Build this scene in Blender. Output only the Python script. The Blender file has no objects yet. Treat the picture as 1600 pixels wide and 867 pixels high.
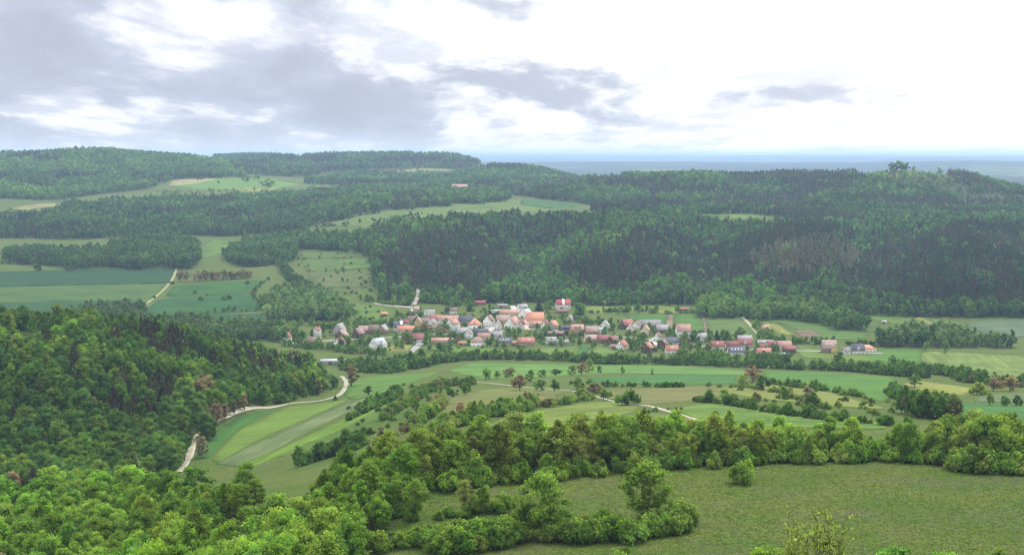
import bpy, bmesh, math, random
import numpy as np
from mathutils import Vector, Matrix
from mathutils.geometry import delaunay_2d_cdt

# ------------------------------------------------------------------ camera, sky, sun, exposure
scene = bpy.context.scene
EYE = 190.0                      # metres above the valley floor
FPX = 2200.0                     # focal length in photograph pixels (1600 wide)
PITCH = math.radians(5.0)
cam_d = bpy.data.cameras.new('camera'); cam = bpy.data.objects.new('camera', cam_d)
scene.collection.objects.link(cam); scene.camera = cam
cam.location = (0, 0, EYE); cam.rotation_euler = (math.radians(90) - PITCH, 0, 0)
cam_d.sensor_width = 36; cam_d.lens = FPX / 1600 * 36; cam_d.clip_start = 1; cam_d.clip_end = 90000

SUN_EL, SUN_AZ = math.radians(50), math.radians(35)      # azimuth clockwise from the view axis (+Y)
SUN_DIR = Vector((math.sin(SUN_AZ) * math.cos(SUN_EL), math.cos(SUN_AZ) * math.cos(SUN_EL), math.sin(SUN_EL)))
sun_d = bpy.data.lights.new('sun', 'SUN'); sun_d.energy = 1.5; sun_d.angle = math.radians(12); sun_d.color = (1, 0.96, 0.9)
sun = bpy.data.objects.new('sun', sun_d); scene.collection.objects.link(sun)
sun.rotation_euler = (-SUN_DIR).to_track_quat('-Z', 'Y').to_euler()

vs = scene.view_settings
vs.view_transform = 'Standard'; vs.look = 'None'; vs.gamma = 1.0; vs.exposure = 1.0
try: vs.use_curve_mapping = False
except Exception: pass
cy = scene.cycles
cy.max_bounces = 8; cy.diffuse_bounces = 4; cy.glossy_bounces = 1; cy.transmission_bounces = 6
cy.volume_bounces = 0; cy.transparent_max_bounces = 4; cy.use_denoising = True; cy.denoiser = 'OPENIMAGEDENOISE'; cy.denoising_input_passes = 'RGB_ALBEDO_NORMAL'; cy.denoising_prefilter = 'NONE'; cy.filter_width = 1.15
cy.caustics_reflective = False; cy.caustics_refractive = False

class NT:
    def __init__(s, tree): s.t = tree; s.n = tree.nodes; s.l = tree.links
    def new(s, typ, **kw):
        n = s.n.new(typ)
        for k, v in kw.items(): setattr(n, k, v)
        return n
    def put(s, sock, v):
        if hasattr(v, 'is_linked') or hasattr(v, 'links'): s.l.new(v, sock)
        elif isinstance(v, (int, float)) and sock.type in ('RGBA',): sock.default_value = (v, v, v, 1)
        elif isinstance(v, (tuple, list)) and sock.type == 'RGBA' and len(v) == 3: sock.default_value = (*v, 1)
        else: sock.default_value = v
    def math(s, op, a, b=0.0, c=0.0, clamp=False):
        n = s.new('ShaderNodeMath', operation=op, use_clamp=clamp)
        s.put(n.inputs[0], a); s.put(n.inputs[1], b); s.put(n.inputs[2], c); return n.outputs[0]
    def vmath(s, op, a, b=(0, 0, 0), out=0):
        n = s.new('ShaderNodeVectorMath', operation=op); s.put(n.inputs[0], a)
        if op == 'SCALE': s.put(n.inputs['Scale'], b)
        else: s.put(n.inputs[1], b)
        return n.outputs[out]
    def mix(s, f, a, b, blend='MIX'):
        n = s.new('ShaderNodeMix', data_type='RGBA', blend_type=blend)
        s.put(n.inputs[0], f); s.put(n.inputs[6], a); s.put(n.inputs[7], b); return n.outputs[2]
    def noise(s, vec, scale, detail=4, rough=0.55, dist=0.0, out=0):
        n = s.new('ShaderNodeTexNoise'); s.put(n.inputs['Vector'], vec)
        n.inputs['Scale'].default_value = scale; n.inputs['Detail'].default_value = detail
        n.inputs['Roughness'].default_value = rough; n.inputs['Distortion'].default_value = dist
        return n.outputs[out]
    def ramp(s, f, a, b, lo=0.0, hi=1.0):      # smooth remap a..b -> lo..hi
        n = s.new('ShaderNodeMapRange', interpolation_type='SMOOTHSTEP')
        s.put(n.inputs[0], f)
        for i, v in zip((1, 2, 3, 4), (a, b, lo, hi)): s.put(n.inputs[i], v)
        return n.outputs[0]
    def mapping(s, vec, rot=(0, 0, 0), scale=(1, 1, 1), loc=(0, 0, 0)):
        n = s.new('ShaderNodeMapping'); s.put(n.inputs[0], vec)
        n.inputs[1].default_value = loc; n.inputs[2].default_value = rot; n.inputs[3].default_value = scale
        return n.outputs[0]

world = bpy.data.worlds.new('World'); scene.world = world; world.use_nodes = True
w = NT(world.node_tree); w.n.clear()
tc = w.new('ShaderNodeTexCoord').outputs['Generated']
sky = w.new('ShaderNodeTexSky', sky_type='NISHITA', sun_disc=False)
sky.sun_elevation = SUN_EL; sky.sun_rotation = SUN_AZ; sky.altitude = 500
blue = w.vmath('SCALE', sky.outputs[0], 0.075)
sep = w.new('ShaderNodeSeparateXYZ'); w.put(sep.inputs[0], tc)
zz = w.math('MAXIMUM', sep.outputs[2], 0.0)
inv = w.math('DIVIDE', 1.0, w.math('ADD', zz, 0.22))
cmb = w.new('ShaderNodeCombineXYZ')
w.put(cmb.inputs[0], w.math('MULTIPLY', sep.outputs[0], inv)); w.put(cmb.inputs[1], w.math('MULTIPLY', sep.outputs[1], inv))
w.put(cmb.inputs[2], w.math('MULTIPLY', zz, 2.0))
P = cmb.outputs[0]
big = w.noise(w.mapping(P, scale=(1, 0.5, 1), loc=(9.3, 3.3, 2)), 0.9, 3, 0.5, 0.3)
mid = w.noise(w.mapping(P, scale=(1.0, 0.62, 1), loc=(7.3, 5.5, 4)), 2.6, 10, 0.56, 0.15)
fine = w.noise(w.mapping(P, scale=(1.0, 0.7, 1), loc=(1.3, 5.4, 3)), 9.0, 6, 0.6, 0.2)
sdot = w.vmath('DOT_PRODUCT', tc, tuple(SUN_DIR), out=1)
glow = w.ramp(sdot, 0.49, 0.74)
dens = w.math('ADD', w.math('MULTIPLY', big, 0.36), w.math('MULTIPLY', mid, 0.84))
dens = w.math('ADD', dens, w.math('MULTIPLY', fine, 0.10))
dens = w.math('SUBTRACT', dens, w.math('MULTIPLY', glow, 0.15))
thick = w.ramp(dens, 0.60, 0.705)                                   # thick, dark-based cloud
grey = w.mix(glow, (0.265, 0.290, 0.350), (0.405, 0.430, 0.480))
grey = w.mix(w.ramp(mid, 0.48, 0.68), w.vmath('SCALE', grey, 1.18), grey)
white = w.mix(glow, (0.52, 0.535, 0.56), (0.74, 0.735, 0.73))
lit = w.ramp(sdot, 0.38, -0.45)                                    # clouds opposite the sun show their lit sides
white = w.mix(lit, white, (1.05, 1.03, 1.0)); grey = w.mix(lit, grey, (0.62, 0.64, 0.68))
cloud = w.mix(thick, white, grey)
inv2 = w.math('DIVIDE', 1.0, w.math('ADD', zz, 0.05)); cm2 = w.new('ShaderNodeCombineXYZ')      # the far cloud rows, seen flat-on
w.put(cm2.inputs[0], w.math('MULTIPLY', sep.outputs[0], inv2)); w.put(cm2.inputs[1], w.math('MULTIPLY', sep.outputs[1], w.math('MULTIPLY', inv2, 0.30)))
rows = w.noise(w.mapping(cm2.outputs[0], loc=(2.2, 0.4, 5)), 1.5, 8, 0.6, 0.1)
cloud = w.mix(w.math('MULTIPLY', w.ramp(rows, 0.48, 0.62), 0.7), cloud, grey)
gap = w.ramp(w.math('ADD', w.math('MULTIPLY', mid, 0.5), w.math('MULTIPLY', big, 0.5)), 0.42, 0.35)   # thin veil where the blue shows a little
skyc = w.mix(w.math('MULTIPLY', gap, 0.5), cloud, w.vmath('ADD', blue, (0.22, 0.22, 0.22)))
hz = w.ramp(sep.outputs[2], -0.03, 0.03)
skyc = w.mix(hz, w.mix(w.ramp(sdot, 0.4, 0.8), (0.44, 0.47, 0.51), (0.52, 0.54, 0.57)), skyc)
up = w.ramp(sep.outputs[2], 0.12, 0.75, 1.0, 1.95)                 # an overcast sky is brighter overhead
skyc = w.vmath('SCALE', skyc, up)
bg = w.new('ShaderNodeBackground'); w.put(bg.inputs[0], skyc); bg.inputs[1].default_value = 1.0
wo = w.new('ShaderNodeOutputWorld'); w.l.new(bg.outputs[0], wo.inputs[0])

# ------------------------------------------------------------------ helpers
rng = np.random.default_rng(11); random.seed(5)
COL = scene.collection
CP, SP = math.cos(PITCH), math.sin(PITCH)
def ray(px, py):                                   # pixel of the photograph -> direction per metre of forward distance
    u = (np.asarray(px, float) - 800) / FPX; v = (433.5 - np.asarray(py, float)) / FPX
    k = CP + v * SP
    return u / k, (v * CP - SP) / k
def proj(x, y, z):                                 # world -> photograph pixel
    dz = z - EYE
    f = y * CP - dz * SP; v = y * SP + dz * CP
    f = np.maximum(f, 1e-3)
    return 800 + FPX * x / f, 433.5 - FPX * v / f
def obj(name, me, parent=None):
    o = bpy.data.objects.new(name, me); COL.objects.link(o)
    if parent: o.parent = parent
    return o
def tag(o, label, cat=None, group=None, kind=None):
    o['label'] = label
    if cat: o['category'] = cat
    if group: o['group'] = group
    if kind: o['kind'] = kind
    return o
def mesh_np(name, V, F, mats=(), mi=None, smooth=False):
    """V (n,3); F either (m,k) array or list of arrays of different k"""
    me = bpy.data.meshes.new(name)
    if isinstance(F, np.ndarray): F = [F]
    F = [f for f in F if len(f)]
    me.vertices.add(len(V)); me.vertices.foreach_set('co', np.asarray(V, np.float32).ravel())
    tot = np.concatenate([np.full(len(f), f.shape[1]) for f in F])
    loops = np.concatenate([f.ravel() for f in F]).astype(np.int32)
    me.loops.add(len(loops)); me.loops.foreach_set('vertex_index', loops)
    me.polygons.add(len(tot)); st = np.concatenate([[0], np.cumsum(tot)[:-1]]).astype(np.int32)
    me.polygons.foreach_set('loop_start', st); me.polygons.foreach_set('loop_total', tot.astype(np.int32))
    for m in mats: me.materials.append(m)
    if mi is not None: me.polygons.foreach_set('material_index', np.asarray(mi, np.int32))
    if smooth: me.polygons.foreach_set('use_smooth', np.ones(len(tot), bool))
    me.update(calc_edges=True); return me
def in_poly(px, py, poly):
    px = np.asarray(px); py = np.asarray(py); c = np.zeros(px.shape, bool)
    P = np.asarray(poly, float); j = len(P) - 1
    for i in range(len(P)):
        xi, yi = P[i]; xj, yj = P[j]
        hit = ((yi > py) != (yj > py)) & (px < (xj - xi) * (py - yi) / ((yj - yi) or 1e-9) + xi)
        c ^= hit; j = i
    return c

# ------------------------------------------------------------------ the land: heights known at a set of spots, spline between them
near = [(12, 187), (35, 175), (80, 159), (150, 136), (230, 113)]
hill = [(600, 78), (800, 54), (1000, 31), (1200, 9), (1400, 3), (1560, 3)]
cols = {
 -400: [(300, 84), (400, 76), (500, 60), (600, 42), (650, 39), (720, 50), (850, 82), (950, 70), (1150, 32), (1400, 10), (1675, 6), (2100, 20), (2500, 30), (2700, 38), (3200, 80), (3500, 95), (3900, 120), (4300, 160), (4700, 186), (5500, 150), (7000, 130), (12000, 110), (42000, 170)],
 0: [(300, 86), (350, 83), (400, 79), (450, 75), (500, 62), (600, 42), (660, 39), (740, 56), (850, 80), (930, 74), (1150, 32), (1400, 10), (1675, 5), (2100, 20), (2500, 32), (2700, 38), (3200, 78), (3500, 92), (3900, 118), (4300, 160), (4700, 184), (5500, 150), (7000, 140)],
 150: [(300, 88), (350, 85), (400, 81), (450, 76), (500, 63), (600, 42), (680, 39), (760, 56), (860, 78), (950, 68), (1150, 28), (1400, 8), (1675, 4), (2100, 20), (2500, 32), (3200, 80), (3500, 92), (3800, 108), (4100, 140), (4600, 196), (5500, 150)],
 300: [(300, 92), (350, 89), (400, 85), (450, 79), (520, 62), (600, 45), (690, 39), (750, 38.5), (830, 52), (920, 63), (1000, 50), (1150, 24), (1400, 8), (1675, 4), (2100, 20), (2461, 30), (2990, 62), (3300, 85), (3600, 102), (3850, 113), (4100, 125), (4500, 170), (5500, 150), (6500, 165)],
 400: [(300, 96), (350, 93), (400, 90), (450, 83), (550, 62), (640, 48), (720, 43), (860, 34), (930, 32), (985, 44), (1060, 30), (1200, 14), (1400, 6), (1675, 5), (2100, 20), (2461, 32), (2990, 62), (3300, 86), (3600, 104), (3850, 114), (4200, 124), (4800, 140), (5600, 165), (6500, 178)],
 500: [(300, 99), (350, 97), (400, 93), (450, 86), (550, 68), (650, 55), (760, 44), (900, 31), (1000, 25), (1060, 22), (1200, 10), (1400, 4), (1600, 5), (1756, 9), (2100, 26), (2300, 36), (2650, 60), (2900, 78), (3300, 90), (3900, 105), (4800, 140), (5600, 180), (6500, 170)],
 600: [(300, 101), (360, 101), (420, 95), (550, 76), (700, 60), (850, 44), (1000, 28), (1100, 16), (1200, 9), (1400, 3), (1560, 4), (1750, 10), (1900, 28), (2100, 44), (2450, 70), (2800, 83), (3300, 90), (3900, 100), (4800, 142), (5600, 183)],
 700: [(300, 102), (380, 101.5), (430, 96)] + hill + [(1720, 9), (1900, 34), (2100, 60), (2300, 72), (2450, 75), (2850, 84), (3100, 91), (3500, 94), (3900, 99), (4800, 140), (5400, 178), (5700, 181)],
 770: [(5400, 138), (5700, 138), (6500, 100)],
 820: [(300, 102), (400, 100.5), (450, 95)] + hill + [(1720, 7), (1900, 12), (2100, 20), (2300, 40), (2450, 70), (2850, 84), (3120, 91), (3400, 90), (3900, 100), (4600, 143), (5400, 110), (7000, 60)],
 960: [(300, 103), (410, 100), (460, 95)] + hill + [(1760, 9), (1900, 34), (2100, 60), (2300, 72), (2450, 75), (2800, 82), (3000, 86), (3300, 112), (3600, 128), (4200, 90), (5400, 60), (7000, 50)],
 1090: [(300, 103), (412, 100), (460, 95)] + hill + [(1740, 5), (1900, 10), (2100, 20), (2300, 40), (2450, 68), (2700, 80), (2900, 82), (3300, 128), (3600, 128), (4200, 80)],
 1230: [(300, 103), (415, 100), (460, 95)] + hill + [(1720, 7), (1900, 32), (2100, 62), (2300, 74), (2450, 76), (2650, 80), (2800, 77), (3000, 98), (3300, 134), (3700, 110), (4500, 60), (6000, 50)],
 1350: [(300, 103), (418, 100)] + hill + [(1660, 5), (1900, 9), (2100, 20), (2300, 42), (2400, 62)],
 1410: [(300, 103), (415, 100), (460, 94)] + hill + [(1650, 5), (2400, 69), (2700, 70), (2900, 92), (3050, 128), (3150, 152), (3300, 150), (3700, 110), (4500, 60), (6500, 55)],
 1500: [(300, 103), (405, 100), (455, 94)] + hill + [(1680, 8), (1900, 36), (2100, 62), (2400, 72), (2700, 70), (2900, 86), (3150, 140), (3300, 134), (3700, 90)],
 1620: [(300, 102), (400, 100), (455, 93)] + hill + [(1680, 6), (1900, 24), (2100, 42), (2400, 66), (2700, 68), (2900, 78), (3200, 93), (3500, 80), (4200, 60), (6200, 58)],
 2050: [(300, 102), (400, 99), (455, 92)] + hill + [(1680, 6), (1900, 24), (2400, 64), (2900, 72), (3200, 78), (4200, 58), (6200, 58)],
}
for p in (700, 1000, 1300, 1600, 2050):
    cols[p + 1] = [(10000, 60), (20000, 80), (31000, 130), (43000, 178)]
cols[1546] = [(13500, 122), (17000, 80)]; cols[1280] = [(25000, 146)]; cols[930] = [(17000, 110)]
cols[1180] = [(14500, 90)]; cols[1400 + 2] = [(20000, 120)]
for p in (-500, -100, 300.5, 700.5, 1100, 1500.5, 1900, 2300): cols.setdefault(p, []); cols[p] = near + cols[p]
ctl = []
for p, rows in cols.items():
    for d, z in rows: ctl.append((math.atan((p - 800) / FPX), math.log(d * math.hypot(1, (p - 800) / FPX)), z))
for th in (-2.6, -1.6, -1.0, 1.0, 1.6, 2.6):
    for d, z in ((12, 187), (60, 176), (300, 140), (1000, 95), (3000, 95), (10000, 90), (43000, 150)): ctl.append((th, math.log(d), z))
ctl = np.array(ctl); AX = 3.2
cx = ctl[:, 0] * AX; cyy = ctl[:, 1]
def tps(r2): return 0.5 * r2 * np.log(r2 + 1e-12)
n = len(ctl)
A = np.zeros((n + 3, n + 3)); A[:n, :n] = tps((cx[:, None] - cx) ** 2 + (cyy[:, None] - cyy) ** 2) + np.eye(n) * 4e-4
A[:n, n] = 1; A[:n, n + 1] = cx; A[:n, n + 2] = cyy; A[n:, :n] = A[:n, n:].T
Wt = np.linalg.solve(A, np.concatenate([ctl[:, 2], [0, 0, 0]]))
TH = np.unique(np.concatenate([np.linspace(-math.pi, -0.5, 46), np.linspace(-0.5, 0.5, 430), np.linspace(0.5, math.pi, 46)]))
LR = np.unique(np.concatenate([np.linspace(math.log(1.2), math.log(230), 60), np.linspace(math.log(230), math.log(6500), 430), np.linspace(math.log(6500), math.log(43000), 90)]))
gT, gL = np.meshgrid(TH, LR, indexing='ij')
GZ = np.zeros(gT.shape)
for i in range(0, len(TH), 40):
    a = gT[i:i + 40].ravel() * AX; b = gL[i:i + 40].ravel()
    K = tps((a[:, None] - cx) ** 2 + (b[:, None] - cyy) ** 2)
    GZ[i:i + 40] = (K @ Wt[:n] + Wt[n] + Wt[n + 1] * a + Wt[n + 2] * b).reshape(GZ[i:i + 40].shape)
def vnoise(x, y, seed):                             # smooth value noise
    r = np.random.default_rng(seed); T = r.random((64, 64)) * 2 - 1
    xi = np.floor(x).astype(int); yi = np.floor(y).astype(int); fx = x - xi; fy = y - yi
    fx = fx * fx * (3 - 2 * fx); fy = fy * fy * (3 - 2 * fy)
    g = lambda i, j: T[i % 64, j % 64]
    return (g(xi, yi) * (1 - fx) + g(xi + 1, yi) * fx) * (1 - fy) + (g(xi, yi + 1) * (1 - fx) + g(xi + 1, yi + 1) * fx) * fy
gX = np.exp(gL) * np.sin(gT); gY = np.exp(gL) * np.cos(gT); gR = np.exp(gL)
GZ = np.where(gR < 25, np.minimum(GZ, 187.6 - np.maximum(gR - 4, 0) * 0.36), GZ)
amp = np.clip((gR - 400) / 2500, 0, 1)
GZ += amp * (vnoise(gX / 170, gY / 170, 1) * 3.0 + vnoise(gX / 70, gY / 70, 2) * 1.0)
GZ += np.clip((gR - 8000) / 12000, 0, 1) * (vnoise(gX / 2600, gY / 1800, 3) * 34 + vnoise(gX / 900, gY / 700, 4) * 8)
GZ += np.clip(1 - np.abs(gR - 500) / 400, 0, 1) * vnoise(gX / 45, gY / 45, 6) * 0.5
def H(x, y):
    x = np.asarray(x, float); y = np.asarray(y, float)
    t = np.arctan2(x, y); l = np.log(np.maximum(np.hypot(x, y), 1.21))
    i = np.clip(np.searchsorted(TH, t) - 1, 0, len(TH) - 2); j = np.clip(np.searchsorted(LR, l) - 1, 0, len(LR) - 2)
    a = (t - TH[i]) / (TH[i + 1] - TH[i]); b = np.clip((l - LR[j]) / (LR[j + 1] - LR[j]), 0, 1)
    return (GZ[i, j] * (1 - a) + GZ[i + 1, j] * a) * (1 - b) + (GZ[i, j + 1] * (1 - a) + GZ[i + 1, j + 1] * a) * b
MARCH = np.exp(np.linspace(math.log(150), math.log(40000), 2400))
def ground(px, py, dmin=150):                       # where the line of sight first meets the land
    a, s = ray(px, py); ys = MARCH[MARCH >= dmin]
    below = EYE + ys * s - H(a * ys, ys) < 0
    k = int(np.argmax(below)) if below.any() else len(ys) - 1
    if k == 0: y = ys[0]
    else:
        lo, hi = ys[k - 1], ys[k]
        for _ in range(12):
            m = 0.5 * (lo + hi)
            if EYE + m * s - H(a * m, m) < 0: hi = m
            else: lo = m
        y = 0.5 * (lo + hi)
    return float(a * y), float(y), float(H(a * y, y))
# ------------------------------------------------------------------ materials
def new_mat(name):
    m = bpy.data.materials.new(name); m.use_nodes = True; t = NT(m.node_tree); t.n.clear()
    out = t.new('ShaderNodeOutputMaterial'); return m, t, out
def principled(t, out, col, rough=0.9, spec=0.2, bump=None):
    b = t.new('ShaderNodeBsdfPrincipled'); t.put(b.inputs['Base Color'], col); t.put(b.inputs['Roughness'], rough)
    b.inputs['Specular IOR Level'].default_value = spec
    if bump is not None:
        bn = t.new('ShaderNodeBump'); bn.inputs['Strength'].default_value = bump[1]; bn.inputs['Distance'].default_value = bump[2]
        t.put(bn.inputs['Height'], bump[0]); t.l.new(bn.outputs[0], b.inputs['Normal'])
    t.l.new(b.outputs[0], out.inputs[0]); return b
def pos(t): return t.new('ShaderNodeNewGeometry').outputs['Position']

def mat_ground():
    m, t, out = new_mat('meadow_ground'); p = pos(t)
    flat = t.mapping(p, scale=(1, 1, 0.0))
    a = t.noise(flat, 0.004, 3, 0.5); b = t.noise(flat, 0.035, 5, 0.6); c = t.noise(flat, 0.45, 4, 0.65)
    fl = t.noise(t.mapping(flat, scale=(1, 1.6, 1), loc=(40, 9, 0)), 0.05, 5, 0.68)
    col = t.mix(t.ramp(a, 0.35, 0.65), (0.085, 0.150, 0.024), (0.120, 0.175, 0.036))
    col = t.mix(t.ramp(b, 0.40, 0.60, 0, 0.75), col, (0.152, 0.182, 0.046))
    col = t.mix(t.ramp(fl, 0.52, 0.66, 0, 0.55), col, (0.158, 0.160, 0.095))         # seed heads and sage in flower
    tuft = t.noise(flat, 1.1, 5, 0.75)
    col = t.mix(t.ramp(tuft, 0.52, 0.72, 0, 0.5), col, (0.060, 0.105, 0.018))
    col = t.mix(t.ramp(c, 0.35, 0.68, 0, 0.8), col, t.vmath('MULTIPLY', col, (0.55, 0.62, 0.55)))
    fw = t.noise(flat, 2.3, 2, 0.5); fm = t.noise(t.mapping(flat, loc=(7, 3, 0)), 0.06, 3, 0.6)
    col = t.mix(t.math('MULTIPLY', t.ramp(fw, 0.66, 0.72), t.ramp(fm, 0.5, 0.62)), col, (0.33, 0.30, 0.42))
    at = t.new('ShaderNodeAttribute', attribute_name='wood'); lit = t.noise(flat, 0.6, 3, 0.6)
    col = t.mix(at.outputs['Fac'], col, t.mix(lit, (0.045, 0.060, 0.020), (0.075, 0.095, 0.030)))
    # beyond a few kilometres: a patchwork of woods and fields too far to pick apart
    far = t.ramp(t.vmath('LENGTH', p, out=1), 5200, 7000)
    vo = t.new('ShaderNodeTexVoronoi'); t.put(vo.inputs['Vector'], t.mapping(flat, scale=(1, 0.8, 1))); vo.inputs['Scale'].default_value = 0.0026
    wood = t.ramp(t.noise(t.mapping(flat, scale=(1, 0.55, 1)), 0.00065, 5, 0.62), 0.40, 0.45)
    sepc = t.new('ShaderNodeSeparateColor'); t.put(sepc.inputs[0], vo.outputs['Color'])
    fc = t.mix(sepc.outputs[0], (0.06, 0.11, 0.035), (0.17, 0.17, 0.08))
    fc = t.mix(t.math('MULTIPLY', t.math('GREATER_THAN', sepc.outputs[1], 0.8), 0.8), fc, (0.24, 0.19, 0.13))
    col = t.mix(far, col, t.mix(wood, fc, (0.025, 0.045, 0.020)))
    col = t.vmath('MULTIPLY', col, (0.615, 0.625, 0.49))
    principled(t, out, col, 0.95, 0.1, (t.noise(flat, 1.6, 4, 0.7), 0.6, 0.5)); return m

def mat_field(i, c1, c2, ang, lines=0.0, tram=0, patch=0.5):
    c1 = tuple(v * k for v, k in zip(c1, (.77, .75, .66))); c2 = tuple(v * k for v, k in zip(c2, (.77, .75, .66)))
    """crop or meadow: two tones drawn out along the working direction, optional tramlines"""
    m, t, out = new_mat('crop_field'); p = pos(t)
    r = t.mapping(p, rot=(0, 0, -ang), scale=(1, 1, 0), loc=(i * 31.7, i * 17.3, 0))
    s1 = t.noise(t.mapping(r, scale=(0.012, 0.16, 1)), 1.0, 6, 0.7); s2 = t.noise(r, 0.022, 5, 0.62); s3 = t.noise(r, 0.5, 4, 0.7)
    f = t.math('ADD', t.math('MULTIPLY', s1, 1 - patch), t.math('MULTIPLY', s2, patch))
    col = t.mix(t.ramp(f, 0.40, 0.60), tuple(v * .76 for v in c1), tuple(v * 1.12 for v in c2))
    col = t.mix(t.ramp(s3, 0.38, 0.66, 0, 0.6), col, t.vmath('MULTIPLY', col, (0.62, 0.66, 0.6)))
    if tram:
        sx = t.new('ShaderNodeSeparateXYZ'); t.put(sx.inputs[0], p)
        q = t.math('SUBTRACT', t.math('MULTIPLY', sx.outputs[1], math.cos(ang)), t.math('MULTIPLY', sx.outputs[0], math.sin(ang)))
        q = t.math('ADD', q, t.math('MULTIPLY', s2, 2.0))
        w_ = t.math('FRACT', t.math('DIVIDE', q, tram)); line = t.math('LESS_THAN', t.math('ABSOLUTE', t.math('SUBTRACT', w_, 0.5)), 0.7 / tram)
        col = t.mix(t.math('MULTIPLY', line, lines), col, t.vmath('MULTIPLY', c1, (0.62, 0.6, 0.6)))
    principled(t, out, col, 0.95, 0.1, (s3, 0.5, 0.3)); return m

def mat_plain(name, c1, c2, scale, rough=0.85, detail=5):
    m, t, out = new_mat(name); p = pos(t)
    f = t.noise(p, scale, detail, 0.65); g = t.noise(p, scale * 0.13, 3, 0.5)
    col = t.mix(t.ramp(f, 0.3, 0.7), c1, c2); col = t.mix(t.ramp(g, 0.4, 0.65, 0, 0.4), col, t.vmath('SCALE', col, 0.72))
    principled(t, out, col, rough, 0.25); return m
M_TRACK = mat_plain('gravel_track', (0.27, 0.24, 0.20), (0.37, 0.335, 0.28), 0.5)
M_ROAD = mat_plain('worn_asphalt', (0.20, 0.20, 0.20), (0.28, 0.27, 0.26), 0.4)
M_SOIL = mat_plain('tilled_soil', (0.15, 0.10, 0.07), (0.22, 0.15, 0.11), 0.25)
M_YARD = mat_plain('paved_yard', (0.30, 0.29, 0.27), (0.42, 0.40, 0.37), 0.3)

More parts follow.
